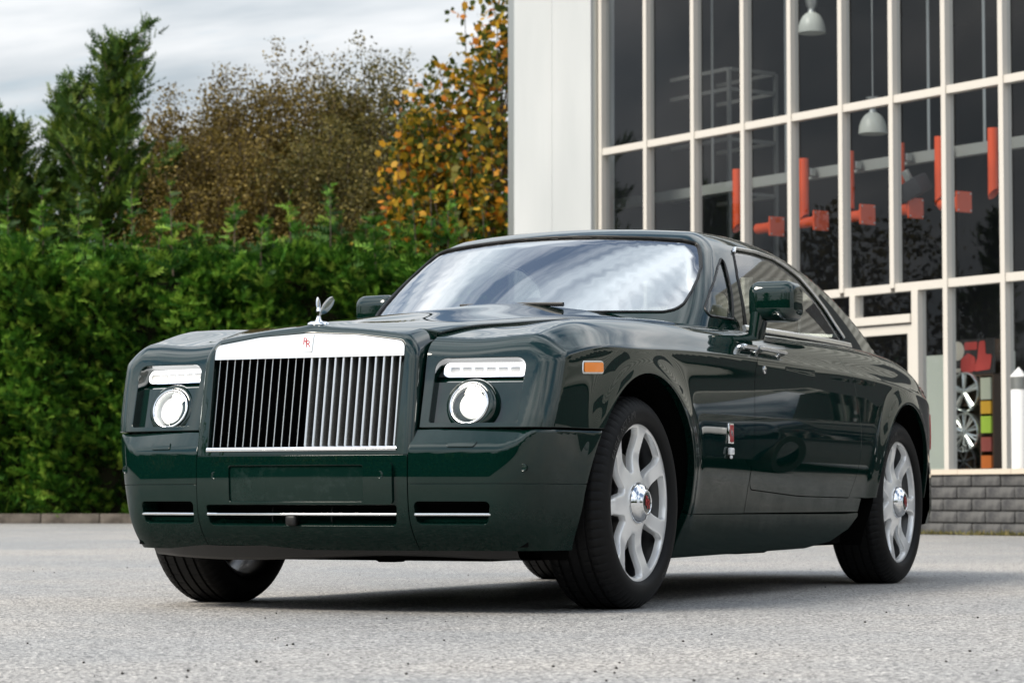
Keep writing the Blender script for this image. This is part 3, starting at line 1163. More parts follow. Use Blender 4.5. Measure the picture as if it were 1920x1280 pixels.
# front bumper
c_BV = spline1([(.70, -.002), (.577, 0), (.47, .002), (.40, -.003), (.34, -.014), (.28, -.045), (.22, -.105), (.16, -.19)])


def Xbump(y):
    return .907 - .215 * y * y


def F_bump(x, y, z):
    a = np.abs(y)
    w = c_W(x) + c_P(z) + flare(x, z, ARCH_F, .020)
    w = w - .10 * np.maximum(.30 - z, 0) * 4 * np.maximum(.30 - z, 0)
    s = (a - w) * .95
    f = (x - Xbump(y) - c_BV(z)) * .95
    k = sstep(.79, .87, a)
    zs = np.minimum(.648, .579 + 1.45 * np.maximum(Xbump(y) - x, 0))
    zs = zs + (.648 - zs) * k
    t = (z - zs) * .72
    g = RI(s, f, .10)
    return RI(g, t, .010)


# cabin
def Xscreen(y, z):
    return -.76 - 1.74 * (z - 1.20) - (.62 - .45 * (z - 1.17)) * y * y - .25 * np.maximum(z - 1.3, 0)**2


c_ZR = spline1([(-1.0, 1.50), (-1.3, 1.557), (-1.7, 1.590), (-2.1, 1.602), (-2.5, 1.590), (-2.8, 1.556), (-3.1, 1.494), (-3.4, 1.408), (-3.7, 1.300), (-4.0, 1.17), (-4.3, 1.03)])
c_GX = spline1([(-.8, -.055), (-1.1, -.020), (-1.5, .004), (-2.0, .008), (-2.6, -.010), (-3.2, -.055), (-3.8, -.13), (-4.3, -.21)])


def Yglass(x, z):
    h = z - 1.14
    return .812 + c_GX(x) - .34 * h - .38 * h * np.abs(h)


def F_cab(x, y, z):
    s = (np.abs(y) - Yglass(x, z)) * .9
    t = (z - (c_ZR(x) - .085 * y * y)) * .92
    w = (x - Xscreen(y, z)) * .5
    return RI(RI(s, t, .075), w, .05)


def cast(F, o, d, t0=0.0, t1=3.0, n=220):
    """first crossing of F = 0 along rays o + t d"""
    o = np.atleast_2d(np.asarray(o, float))
    d = np.atleast_2d(np.asarray(d, float))
    m = max(len(o), len(d))
    o = np.broadcast_to(o, (m, 3))
    d = np.broadcast_to(d, (m, 3))
    ts = np.linspace(t0, t1, n)
    p = o + d * ts[0]
    f_prev = F(p[:, 0], p[:, 1], p[:, 2])
    s0 = np.sign(f_prev)
    lo = np.full(m, np.nan)
    hi = np.full(m, np.nan)
    done = np.zeros(m, bool)
    for i in range(1, n):
        p = o + d * ts[i]
        f = F(p[:, 0], p[:, 1], p[:, 2])
        hit = (~done) & (np.sign(f) != s0)
        lo[hit], hi[hit] = ts[i - 1], ts[i]
        done |= hit
        if done.all():
            break
    lo[~done], hi[~done] = t1, t1
    for _ in range(36):
        mid = (lo + hi) / 2
        p = o + d * mid[:, None]
        f = F(p[:, 0], p[:, 1], p[:, 2])
        same = np.sign(f) == s0
        lo = np.where(same, mid, lo)
        hi = np.where(same, hi, mid)
    return o + d * ((lo + hi) / 2)[:, None]


def grad(F, p, e=6e-4):
    g = np.stack([F(p[:, 0] + e, p[:, 1], p[:, 2]) - F(p[:, 0] - e, p[:, 1], p[:, 2]),
                  F(p[:, 0], p[:, 1] + e, p[:, 2]) - F(p[:, 0], p[:, 1] - e, p[:, 2]),
                  F(p[:, 0], p[:, 1], p[:, 2] + e) - F(p[:, 0], p[:, 1], p[:, 2] - e)], -1)
    return g / np.maximum(np.linalg.norm(g, axis=1, keepdims=True), 1e-12)


def from_side(F, xz, sgn=1):
    xz = np.asarray(xz, float)
    o = np.stack([xz[:, 0], np.full(len(xz), 1.6 * sgn), xz[:, 1]], -1)
    return cast(F, o, (0, -sgn, 0), 0, 1.6)


def from_front(F, yz):
    yz = np.asarray(yz, float)
    o = np.stack([np.full(len(yz), 1.4), yz[:, 0], yz[:, 1]], -1)
    return cast(F, o, (-1, 0, 0), 0, 3.4, 420)


def from_top(F, xy):
    xy = np.asarray(xy, float)
    o = np.stack([xy[:, 0], xy[:, 1], np.full(len(xy), 2.0)], -1)
    return cast(F, o, (0, 0, -1), 0, 1.8)


def dense(poly, step=.012, closed=True):
    """straight polyline -> evenly spaced points (corners kept)"""
    poly = np.asarray(poly, float)
    n = len(poly)
    out = []
    for i in range(n if closed else n - 1):
        a, b = poly[i], poly[(i + 1) % n]
        k = max(1, int(math.ceil(np.linalg.norm(b - a) / step)))
        for j in range(k):
            out.append(a + (b - a) * j / k)
    if not closed:
        out.append(poly[-1])
    return np.array(out)


def rounded(poly, r, seg=6):
    """round the corners of a closed 2-D outline; r: one radius or one per corner"""
    poly = [np.asarray(p, float) for p in poly]
    n = len(poly)
    rs = r if isinstance(r, (list, tuple)) else [r] * n
    out = []
    for i in range(n):
        a, p, b = poly[i - 1], poly[i], poly[(i + 1) % n]
        if rs[i] <= 0:
            out.append(p)
            continue
        u, v = a - p, b - p
        lu, lv = np.linalg.norm(u), np.linalg.norm(v)
        u, v = u / lu, v / lv
        ang = math.acos(max(-1, min(1, float(u @ v))))
        if ang > math.pi - 1e-3:
            out.append(p)
            continue
        t = min(rs[i] / math.tan(ang / 2), lu * .49, lv * .49)
        rr = t * math.tan(ang / 2)
        bis = (u + v) / np.linalg.norm(u + v)
        c = p + bis * (rr / math.sin(ang / 2))
        a0 = p + u * t - c
        a1 = p + v * t - c
        th0 = math.atan2(a0[1], a0[0])
        th1 = math.atan2(a1[1], a1[0])
        dth = (th1 - th0 + math.pi) % (2 * math.pi) - math.pi
        for k in range(seg + 1):
            th = th0 + dth * k / seg
            out.append(c + rr * np.array([math.cos(th), math.sin(th)]))
    return np.array(out)


def inside(poly, P):
    x, y = P[:, 0], P[:, 1]
    r = np.zeros(len(P), bool)
    n = len(poly)
    for i in range(n):
        x0, y0 = poly[i]
        x1, y1 = poly[(i + 1) % n]
        if y0 == y1:
            continue
        c = ((y0 > y) != (y1 > y)) & (x < (x1 - x0) * (y - y0) / (y1 - y0) + x0)
        r ^= c
    return r


def near_edges(loops, P, d):
    bad = np.zeros(len(P), bool)
    for L in loops:
        for i in range(0, len(L)):
            q = P - L[i]
            bad |= (q[:, 0]**2 + q[:, 1]**2) < d * d
    return bad


class Proj:
    """azimuthal chart of directions round an axis, seen from a centre inside the body"""

    def __init__(self, c, axis, up=(0, 0, 1)):
        self.c = np.asarray(c, float)
        a = np.asarray(axis, float)
        self.a = a / np.linalg.norm(a)
        u = np.cross(up, self.a)
        if np.linalg.norm(u) < 1e-6:
            u = np.array([0, 1.0, 0])
        self.u = u / np.linalg.norm(u)
        self.w = np.cross(self.a, self.u)

    def to2(self, P):
        d = P - self.c
        d = d / np.linalg.norm(d, axis=1, keepdims=True)
        ca = np.clip(d @ self.a, -1, 1)
        rho = np.arccos(ca)
        x, y = d @ self.u, d @ self.w
        s = np.maximum(np.sqrt(x * x + y * y), 1e-12)
        return np.stack([rho * x / s, rho * y / s], -1)

    def dirs(self, q):
        rho = np.linalg.norm(q, axis=1)
        s = np.maximum(rho, 1e-12)
        return (np.cos(rho)[:, None] * self.a + (np.sin(rho) * q[:, 0] / s)[:, None] * self.u + (np.sin(rho) * q[:, 1] / s)[:, None] * self.w)


def patch(name, F, proj, loops3, mtl, parent, h=.014, lip=.022, edge=.003, gap=.0016, off=0.0, tmax=3.5, mirror=False, lips=None, extra=None):
    """one trimmed panel of the surface F: loops3 = outline and holes as 3-D points on it"""
    loops2 = [proj.to2(np.asarray(L)) for L in loops3]
    # draw the outline in a little so that a shut line stays open between panels
    lo = loops2[0].min(0)
    hi = loops2[0].max(0)
    gx, gy = np.meshgrid(np.arange(lo[0], hi[0], h), np.arange(lo[1], hi[1], h))
    G = np.stack([gx.ravel(), gy.ravel()], -1)
    G = G + (np.arange(len(G)) % 7)[:, None] * h * 1e-3
    ok = inside(loops2[0], G)
    for L in loops2[1:]:
        ok &= ~inside(L, G)
    G = G[ok]
    G = G[~near_edges(loops2, G, h * .55)]
    if extra is not None:
        E2 = proj.to2(np.asarray(extra))
        ok = inside(loops2[0], E2)
        for L in loops2[1:]:
            ok &= ~inside(L, E2)
        E2 = E2[ok]
        E2 = E2[~near_edges(loops2, E2, h * .35)]
        # thin the plain grid out round the extra rows
        key = set()
        for q in E2:
            key.add((int(q[0] / h), int(q[1] / h)))
        G = G[[(int(a / h), int(c / h)) not in key for a, c in G]]
        G = np.concatenate([G, E2])
    P2 = np.concatenate(loops2 + [G])
    edges = []
    b = 0
    starts = []
    for L in loops2:
        n = len(L)
        starts.append((b, n))
        edges += [(b + i, b + (i + 1) % n) for i in range(n)]
        b += n
    res = delaunay_2d_cdt([Vector((float(a), float(c))) for a, c in P2], edges, [], 0, 1e-7)
    V2 = np.array([(v.x, v.y) for v in res[0]])
    tris = np.array([f for f in res[2] if len(f) == 3])
    cen = V2[tris].mean(1)
    ok = inside(loops2[0], cen)
    for L in loops2[1:]:
        ok &= ~inside(L, cen)
    tris = tris[ok]
    orig = res[3]
    P3 = cast(F, proj.c, proj.dirs(V2), 0.0, tmax, 260)
    # boundary points: use the given 3-D positions exactly
    flat3 = np.concatenate([np.asarray(L) for L in loops3])
    idx_of = {}
    for i, og in enumerate(orig):
        for k in og:
            if k < len(flat3):
                P3[i] = flat3[k]
                idx_of[k] = i
    N = grad(F, P3)
    fn = np.cross(P3[tris[:, 1]] - P3[tris[:, 0]], P3[tris[:, 2]] - P3[tris[:, 0]])
    if (np.einsum('ij,ij->i', fn, N[tris[:, 0]]) < 0).mean() > .5:
        tris = tris[:, ::-1]
    verts = [P3 + N * off]
    norms = [N]
    faces = [tuple(int(k) for k in t) for t in tris]
    base = len(P3)
    for li, (s, n) in enumerate(starts):
        l_lip = lip if lips is None else lips[li]
        if l_lip <= 0:
            continue
        ids = [idx_of.get(s + i) for i in range(n)]
        ids = [i for i in ids if i is not None]
        n = len(ids)
        p, nn = P3[ids] + N[ids] * off, N[ids]
        tg = np.roll(p, -1, 0) - np.roll(p, 1, 0)
        tg /= np.maximum(np.linalg.norm(tg, axis=1, keepdims=True), 1e-9)
        out = np.cross(tg, nn)
        # outward = away from the panel
        L2 = V2[ids]
        area = np.sum(L2[:, 0] * np.roll(L2[:, 1], -1) - L2[:, 1] * np.roll(L2[:, 0], -1))
        e1, e2 = L2[1] - L2[0], None
        c2 = proj.to2((p[:1] + out[:1] * .004))
        test = inside(loops2[li], c2)[0]
        want_out = (li == 0)
        if test == want_out:
            out = -out
        r1 = p - nn * edge + out * (edge * .6)
        r2 = p - nn * l_lip + out * (edge * .6)
        n0 = (nn + out)
        n0 /= np.linalg.norm(n0, axis=1, keepdims=True)
        a = base
        verts += [p.copy(), r1, r1.copy(), r2]
        norms += [nn, (out * .8 + nn * .6), out, out]
        for i in range(n):
            j = (i + 1) % n
            for q in (0, 2):
                faces.append((a + q * n + i, a + q * n + j, a + (q + 1) * n + j, a + (q + 1) * n + i))
        base += 4 * n
    V = np.concatenate(verts)
    NN = np.concatenate(norms)
    NN /= np.maximum(np.linalg.norm(NN, axis=1, keepdims=True), 1e-9)
    # orient every face along its normals
    good = []
    for f in faces:
        q = V[list(f[:3])]
        m = np.cross(q[1] - q[0], q[2] - q[0])
        if m @ NN[f[0]] < 0:
            f = tuple(reversed(f))
        good.append(f)
    objs = []
    for sg in ((1, -1) if mirror else (1,)):
        Vs = V * np.array([1, sg, 1])
        Ns = NN * np.array([1, sg, 1])
        fs = good if sg > 0 else [tuple(reversed(f)) for f in good]
        me = bpy.data.meshes.new(name)
        me.from_pydata(Vs.tolist(), [], fs)
        me.polygons.foreach_set('use_smooth', [True] * len(me.polygons))
        me.update()
        me.normals_split_custom_set_from_vertices(Ns.tolist())
        objs.append(link_mesh(name, me, mtl, parent))
    return objs


def crease_rows(x0, x1, step=.008):
    """rows of points hugging the waist crease, so that it stays a clean line"""
    x = np.arange(min(x0, x1), max(x0, x1), step)
    rows = [from_side(F_body, np.stack([x, c_ZC(x) + d], -1)) for d in (-.011, -.006, -.002, .002, .006, .011, .018)]
    return np.concatenate(rows)
# ------------------------------------------------------------------ car materials
M_paint = mat('car_paint', (.0012, .0120, .0090), .5, 0.0, 1.0, .012, 0.0)
_n, _l, _b = nodes_of(M_paint)
_b.inputs['Coat IOR'].default_value = 1.66
# road dust: a thin dull film on the lowest panels, thinning out upwards in uneven patches; the coat also fades to dim mirrored ground
_tc = _n.new('ShaderNodeTexCoord')
_sx = _n.new('ShaderNodeSeparateXYZ')
_l.new(_tc.outputs['Object'], _sx.inputs[0])
_dn = noise_node(M_paint, 7.0, 6, .65)
_ad = _n.new('ShaderNodeMath')
_ad.operation = 'MULTIPLY_ADD'
_l.new(_dn.outputs['Fac'], _ad.inputs[0])
_ad.inputs[1].default_value = .16
_l.new(_sx.outputs['Z'], _ad.inputs[2])
_l.new(ramp(M_paint, _ad.outputs[0], [(.36, (.22, .22, .22)), (.78, (1, 1, 1))]), _b.inputs['Coat Weight'])
_l.new(ramp(M_paint, _ad.outputs[0], [(.30, (.10, .10, .10)), (.62, (.012, .012, .012))]), _b.inputs['Coat Roughness'])
_sp = noise_node(M_paint, 160.0, 3, .7)
_dm = _n.new('ShaderNodeMath')
_dm.operation = 'MULTIPLY'
_l.new(ramp(M_paint, _sp.outputs['Fac'], [(.50, (0, 0, 0)), (.80, (1, 1, 1))]), _dm.inputs[0])
_l.new(ramp(M_paint, _ad.outputs[0], [(.30, (1, 1, 1)), (.60, (0, 0, 0))]), _dm.inputs[1])
_mx = _n.new('ShaderNodeMixRGB')
_l.new(_dm.outputs[0], _mx.inputs[0])
_mx.inputs[1].default_value = (.0012, .0120, .0090, 1)
_mx.inputs[2].default_value = (.014, .019, .016, 1)
_l.new(_mx.outputs[0], _b.inputs['Base Color'])
M_paint_low = M_paint_mid = M_paint
M_slat = mat('slat_chrome', (.80, .80, .79), .20, 1.0)
M_chrome = mat('chrome', (.83, .84, .85), .06, 1.0)
M_steel = mat('brushed_steel', (.90, .90, .89), .24, 1.0)
M_black = mat('black_plastic', (.006, .006, .006), .45)
M_dark = mat('dark_cavity', (.003, .003, .003), .9, spec=.05)
M_rubber = mat('tyre_rubber', (.0060, .0060, .0063), .6, spec=.22)
M_alloy = mat('silver_alloy', (.90, .90, .89), .28, .42, .6, .05)
M_alloy_in = mat('alloy_barrel', (.10, .10, .10), .35, .9)
M_leather = mat('cream_leather', (.62, .55, .40), .5)
M_trim = mat('dark_trim', (.015, .014, .013), .6)
M_red = mat('red_enamel', (.42, .03, .03), .3, coat=.6)
M_amber = mat('amber_lens', (.75, .20, .015), .18, coat=1.0, emit=(1.0, .28, .02), estr=.12)
M_white_lens = mat('white_lens', (.85, .85, .85), .2, coat=.8)
M_lamp = mat('headlamp_beam', (1, 1, 1), .3, emit=(1.0, .98, .88), estr=5.0)
M_lampo = mat('lens_rim', (.85, .86, .85), .12, .3, emit=(1.0, .97, .86), estr=.42)
M_drl = mat('daylight_strip', (1, 1, 1), .3, emit=(1.0, 1.0, 1.0), estr=1.6)
M_bowl = mat('lamp_bowl', (.62, .64, .65), .28, .9, emit=(1.0, .98, .92), estr=.05)  # faint own glow stands in for lamplight on the bowl
M_frost = mat('frosted_reflector', (.75, .76, .77), .18, .6, emit=(1, .98, .92), estr=.35)  # own glow added to imitate lamplight on the reflector parts


M_screen = glass('windscreen_glass', (.60, .66, .66), .48, 1.8)
M_sideglass = glass('side_glass', (.72, .76, .74), .06, 4.0)
M_lens = glass('lamp_lens', (.97, .98, .98), .05)

car = empty('parked_car', (0, 0, 0))
tag(car, 'dark green luxury coupe with upright chrome grille parked on the asphalt', 'car')

# ------------------------------------------------------------------ body panels
P_wing = Proj((-.10, .42, .62), (.45, .85, .35))
P_door = Proj((-1.85, -.25, .75), (0, 1, .05))
P_rear = Proj((-3.40, .25, .62), (-.25, .9, .35))
P_shell = Proj((.52, 0, .80), (1, 0, .35))
P_bump = Proj((.30, .55, .42), (.7, .7, .1))
P_bmid = Proj((.20, 0, .45), (1, 0, 0))
P_cab = Proj((-2.1, 0, 1.12), (0, 0, 1))


def arc(c, r, a0, a1, n):
    return [(c[0] + r * math.cos(R(a0 + (a1 - a0) * i / n)), c[1] + r * math.sin(R(a0 + (a1 - a0) * i / n))) for i in range(n + 1)]


def arch_pts(arch, z0, z1, n=70):
    """arch outline from its front foot at height z0 over the top to the rear foot at z1"""
    cx, cz, r = arch
    a0 = math.degrees(math.asin((z0 - cz) / r))
    a1 = 180 - math.degrees(math.asin((z1 - cz) / r))
    return arc((cx, cz), r, a0, a1, n)


G = .002
# --- front wing: outline (walked nose -> along bonnet -> down the door edge -> arch -> nose)
door_front = [(-1.245, 1.10), (-1.238, 1.00), (-1.205, .945), (-1.178, .88), (-1.166, .78), (-1.162, .66), (-1.158, .52)]
e1x = np.linspace(.60, -1.12, 110)
w_top = from_top(F_body, np.stack([e1x, c_BE(e1x) + .007], -1))
w_back_top = from_top(F_body, dense([(-1.12, float(c_BE(-1.12)) + .007), (-1.16, .78), (-1.245, .835)], .012, False)[1:])
s_z = np.linspace(1.10, .52, 50)
_df = spline1([(b, a) for a, b in door_front])
w_door = from_side(F_body, np.stack([_df(s_z) + G, s_z], -1))
w_low = from_side(F_body, dense([(-1.150, .52), (-1.149, .44), (-1.148, .347)], .012, False)[1:])
w_sill = from_side(F_body, dense([(-1.15, .347), (-.485, .347)], .014, False)[1:-1])
w_arch = from_side(F_body, np.array(arch_pts(ARCH_F, .655, .347)[::-1]))
w_nose = from_side(F_body, dense([(ARCH_F[0] + math.sqrt(ARCH_F[2]**2 - (.655 - ARCH_F[1])**2), .655), (.672, .655)], .012, False)[1:])
w_front = from_front(F_body, dense([(.868, .655), (.452, .655), (.450, .80), (.446, .90), (.445, .955)], .012, False))
w_front_up = cast(F_body, np.array([(-.1, .445, .70)]), np.stack([np.cos(np.linspace(.36, .52, 8)), np.zeros(8), np.sin(np.linspace(.36, .52, 8))], -1), 0, 2)
w_front = w_front[w_front[:, 2] < w_front_up[0, 2] - .004]
_keep = w_front_up[w_front_up[:, 0] > .612]
outline = np.concatenate([w_top, w_back_top, w_door, w_low, w_sill, w_arch, w_nose, w_front, _keep])
HL = [(.470, .648), (.792, .648), (.808, .902), (.472, .900)]
hl2 = rounded([(.480, .668), (.792, .668), (.800, .902), (.480, .900)], [.012, .012, .035, .04], 6)
hole = from_front(F_body, dense(hl2, .012))
wings = patch('front_wing', F_body, P_wing, [outline, hole], M_paint, car, h=.013, lip=.03, lips=[.03, .075], mirror=True, extra=crease_rows(-1.2, .62))

# --- door
_drs = spline1([(1.118, -2.405), (1.06, -2.42), (.99, -2.487), (.90, -2.545), (.80, -2.585), (.66, -2.612), (.55, -2.595), (.44, -2.535)])
z_b = .425
top_x = np.linspace(-1.250, -2.405, 70)
d_top = from_side(F_body, np.stack([top_x, np.full(70, 1.118)], -1))
zz = np.linspace(1.118, .44, 56)
d_rear = from_side(F_body, np.stack([_drs(zz) + G, zz], -1))
d_bot = from_side(F_body, dense(rounded([(-2.535 + G, .44), (-2.515, .412), (-1.80, .418), (-1.166, .445), (-1.160, .53)], [0, .01, 8.0, .085, 0], 10), .012, False)[:-1])
zf = np.linspace(.53, 1.118, 52)
d_front = from_side(F_body, np.stack([_df(zf) - G, zf], -1))
doors = patch('door', F_body, P_door, [np.concatenate([d_top, d_rear[1:], d_bot[1:], d_front[:-1]])], M_paint, car, h=.014, mirror=True, extra=crease_rows(-2.55, -1.2))

# --- lower flank strip under the door (fixed body), down to the sill seam
_dc = rounded([(-2.535, .44), (-2.515, .412), (-1.80, .418), (-1.166, .445), (-1.160, .53)], [0, .01, 8.0, .085, 0], 10)[1:]
s_out = dense([tuple(p + np.array([.004, -.004])) for p in _dc][::-1] + [(-2.70, .408), (-2.68, .347), (-1.152, .347)], .013)
strip = patch('sill_cover', F_body, P_door, [from_side(F_body, s_out)], M_paint_low, car, h=.014, lip=.02, mirror=True)
s_out = dense(rounded([(-.490, .343), (-2.50, .335), (-2.72, .341), (-2.60, .27), (-2.38, .215), (-2.05, .188), (-.46, .176)], [0, 0, .01, .05, .1, .1, 0], 6), .013)
sills = patch('rocker_panel', F_body, Proj((-1.55, -.2, .5), (0, 1, -.1)), [from_side(F_body, s_out)], M_paint_low, car, h=.014, lip=.03, mirror=True)

# --- rear quarter
zq = np.linspace(1.112, .412, 56)
q_front = from_side(F_body, np.stack([_drs(zq) - G, zq], -1))
q_low = from_side(F_body, dense([(-2.545, .412), (-2.70, .412), (-2.76, .410)], .012, False)[1:])
q_arch = from_side(F_body, np.array([p for p in arch_pts(ARCH_R, .412, .412, 70)]))
q_arch = q_arch[q_arch[:, 0] < -2.77]
q_rear = from_side(F_body, dense([(-3.80, .412), (-4.28, .412)], .014, False)[1:])
q_back = cast(F_body, (-3.4, .0, .412), np.stack([-np.cos(np.linspace(.62, .06, 26)), np.sin(np.linspace(.62, .06, 26)), np.zeros(26)], -1), 0, 3)
q_back = q_back[(q_back[:, 0] < q_rear[-1, 0] - .012)]
q_mid = cast(F_body, (-3.4, .03, .6), np.stack([-np.cos(np.linspace(-.10, 1.35, 60)), np.full(60, 0.0), np.sin(np.linspace(-.10, 1.35, 60))], -1), 0, 3)
q_mid = q_mid[q_mid[:, 0] < -3.66]
xt = np.linspace(-3.64, -2.40, 70)
q_top = from_top(F_body, np.stack([xt, np.interp(xt, [-3.64, -3.45, -3.0, -2.40], [.03, .45, .66, .735])], -1))
q_t2 = from_top(F_body, dense([(-2.405, .742), (-2.405, .80)], .012, False))
q_out = np.concatenate([q_front, q_low, q_arch, q_rear, q_back, q_mid, q_top, q_t2])
quarters = patch('rear_quarter', F_body, P_rear, [q_out], M_paint, car, h=.016, mirror=True, extra=crease_rows(-4.3, -2.45))

# --- bonnet (its own grid)
def bonnet_mesh():
    nx, ny = 120, 90
    V, N = [], []
    for i in range(nx + 1):
        s = i / nx
        for j in range(ny + 1):
            t = -1 + 2 * j / ny
            x0, x1 = .700 - .060 * t * t, -.74 - .40 * t * t
            x = x0 + (x1 - x0) * s
            y = t * float(c_BE(x)) * .997
            V.append((x, y))
    V = np.array(V)
    z = Zbonnet(V[:, 0], V[:, 1])
    e = 1e-3
    gx = (Zbonnet(V[:, 0] + e, V[:, 1]) - Zbonnet(V[:, 0] - e, V[:, 1])) / (2 * e)
    gy = (Zbonnet(V[:, 0], V[:, 1] + e) - Zbonnet(V[:, 0], V[:, 1] - e)) / (2 * e)
    P = np.stack([V[:, 0], V[:, 1], z], -1)
    N = np.stack([-gx, -gy, np.ones(len(z))], -1)
    F = []
    w = ny + 1
    for i in range(nx):
        for j in range(ny):
            F.append((i * w + j, (i + 1) * w + j, (i + 1) * w + j + 1, i * w + j + 1))
    ring = [i * w for i in range(nx + 1)] + [nx * w + j for j in range(1, w)] + [i * w + ny for i in range(nx - 1, -1, -1)] + [j for j in range(ny - 1, 0, -1)]
    p, n = P[ring], N[ring] / np.linalg.norm(N[ring], axis=1, keepdims=True)
    tg = np.roll(p, -1, 0) - np.roll(p, 1, 0)
    tg /= np.linalg.norm(tg, axis=1, keepdims=True)
    out = np.cross(tg, n)
    if out[30][1] > 0:
        out = -out
    b = len(P)
    m = len(ring)
    rows = [p, p - n * .003 + out * .003, p - n * .007 + out * .004, p - n * .007 + out * .004, p - n * .06 + out * .004]
    nrm = [n, n + out, out + n * .1, out, out]
    for k in range(4):
        if k == 2:
            continue
        for i in range(m):
            j = (i + 1) % m
            F.append((b + k * m + i, b + k * m + j, b + (k + 1) * m + j, b + (k + 1) * m + i))
    V3 = np.concatenate([P] + rows)
    NN = np.concatenate([N] + nrm)
    NN /= np.linalg.norm(NN, axis=1, keepdims=True)
    good = []
    for f in F:
        q = V3[list(f[:3])]
        if np.cross(q[1] - q[0], q[2] - q[0]) @ NN[f[0]] < 0:
            f = tuple(reversed(f))
        good.append(f)
    me = bpy.data.meshes.new('bonnet')
    me.from_pydata(V3.tolist(), [], good)
    me.polygons.foreach_set('use_smooth', [True] * len(me.polygons))
    me.update()
    me.normals_split_custom_set_from_vertices(NN.tolist())
    return me


bonnet = link_mesh('bonnet', bonnet_mesh(), M_paint, car)

# --- grille shell
sh_y = np.linspace(-.43, .43, 70)
sh_x = .704 - .062 * (sh_y / .435)**2
sh_top = from_top(F_shell, np.stack([sh_x, sh_y], -1))
sh_R = cast(F_shell, np.stack([np.full(40, .60), np.zeros(40), np.linspace(.975, .560, 40)], -1), (0, 1, 0), 0, .8)
sh_B = cast(F_shell, np.stack([np.full(2, .0), np.zeros(2), np.zeros(2)], -1), (0, 1, 0), 0, .8)[:0]
sh_low_r = cast(F_shell, (.60, .0, .560), np.stack([np.sin(np.linspace(0, 1.57, 60)), np.cos(np.linspace(0, 1.57, 60)), np.zeros(60)], -1), 0, .9)
sh_low = np.concatenate([sh_low_r[1:], (sh_low_r * np.array([1, -1, 1]))[::-1][1:]])
sh_L = (sh_R * np.array([1, -1, 1]))[::-1]
open_yz = np.concatenate([rounded([(-.385, .585), (.385, .585), (.392, .964), (.20, .990), (0, 1.000), (-.20, .990), (-.392, .964)], [.004, .004, .03, .3, .3, .3, .03], 8)])
sh_hole = from_front(F_shell, dense(open_yz, .014))
_a = sh_top[(np.abs(sh_top[:, 1]) < .425)]
shell_outline = np.concatenate([_a, sh_R, sh_low, sh_L[:-1]])
shell = patch('grille_surround', F_shell, P_shell, [shell_outline, sh_hole], M_paint, car, h=.016, lips=[.02, .05])[0]

# --- front bumper corners (upper, lower) and the middle
ys = .432
b_seam = .456
def bf(pts, step=.012, closed=False):
    return from_front(F_bump, dense(pts, step, closed))
def bsd(pts, step=.012, closed=False):
    return from_side(F_bump, dense(pts, step, closed))
def round_corner(z, a0=0.0, a1=1.2, n=46, c=(.30, .55)):
    """horizontal cut of the bumper from its face round to the flank"""
    a = np.linspace(a0, a1, n)
    return cast(F_bump, (c[0], c[1], z), np.stack([np.cos(a), np.sin(a), np.zeros(n)], -1), 0, 1.2)
def cut(z):
    """whole cut: from the vertical seam at y = ys to the wheel arch"""
    a = np.concatenate([bf([(ys, z), (.60, z)]), round_corner(z, math.atan2(.06, .52), 1.45, 60)[1:]])
    xa = ARCH_F[0] + math.sqrt(max(ARCH_F[2]**2 - (z - ARCH_F[1])**2, .01)) + .004
    return a[a[:, 0] > xa]
def arch_edge(z0, z1):
    zz = np.linspace(z0, z1, 24)
    return from_side(F_bump, np.stack([ARCH_F[0] + np.sqrt(ARCH_F[2]**2 - (zz - ARCH_F[1])**2) + .002, zz], -1))
top_back = from_top(F_bump, dense([(.668, .872), (.650, .80), (.650, .47), (.800, ys)], .012, False))
tb_side = from_side(F_bump, dense([(arch_edge(.646, .60)[0, 0], .646), (.58, .646), (.660, .646)], .012, False))
seam_v_top = from_front(F_bump, np.stack([np.full(18, ys), np.linspace(.62, b_seam + G, 18)], -1))
up = np.concatenate([cut(b_seam + G), arch_edge(b_seam + G, .640), tb_side, top_back[1:-1], seam_v_top[:-1]])
bump_up = patch('bumper_corner', F_bump, P_bump, [up], M_paint, car, h=.014, lip=.03, mirror=True)
z_lo = .222
seam_v_low = from_front(F_bump, np.stack([np.full(24, ys), np.linspace(z_lo, b_seam - G, 24)], -1))
low = np.concatenate([cut(z_lo)[::1], arch_edge(z_lo, b_seam - G), cut(b_seam - G)[::-1], seam_v_low[::-1][1:-1]])
fog = rounded([(.452, .312), (.700, .312), (.716, .396), (.446, .396)], [.022, .022, .018, .018], 6)
bump_low = patch('bumper_lower_corner', F_bump, P_bump, [low, bf(fog, .01, True)], M_paint_low, car, h=.014, lips=[.03, .07], mirror=True)
ym = ys - .006
mid = [(-ym, .556), (ym, .556), (ym, z_lo), (-ym, z_lo)]
intake = rounded([(-.380, .306), (.380, .306), (.390, .384), (-.390, .384)], [.02, .02, .012, .012], 6)
bump_mid = patch('bumper_centre', F_bump, P_bmid, [bf(mid, .014, True), bf(intake, .012, True)], M_paint_mid, car, h=.02, lips=[.03, .08])[0]
# ------------------------------------------------------------------ cabin: shell with its openings, glass, bright trim
_a = np.linspace(0, 2 * math.pi, 260, endpoint=False)
base = cast(F_cab, (-2.1, 0, 1.112), np.stack([np.cos(_a), np.sin(_a), np.zeros(260)], -1), 0, 3)
scr_half = [(0, 1.533), (.20, 1.530), (.42, 1.519), (.56, 1.508), (.622, 1.492), (.655, 1.440), (.685, 1.381), (.702, 1.320), (.710, 1.262),
            (.711, 1.205), (.695, 1.178), (.66, 1.166), (.45, 1.162), (.2, 1.160)]
scr = scr_half + [(-a, b) for a, b in scr_half[1:]][::-1]
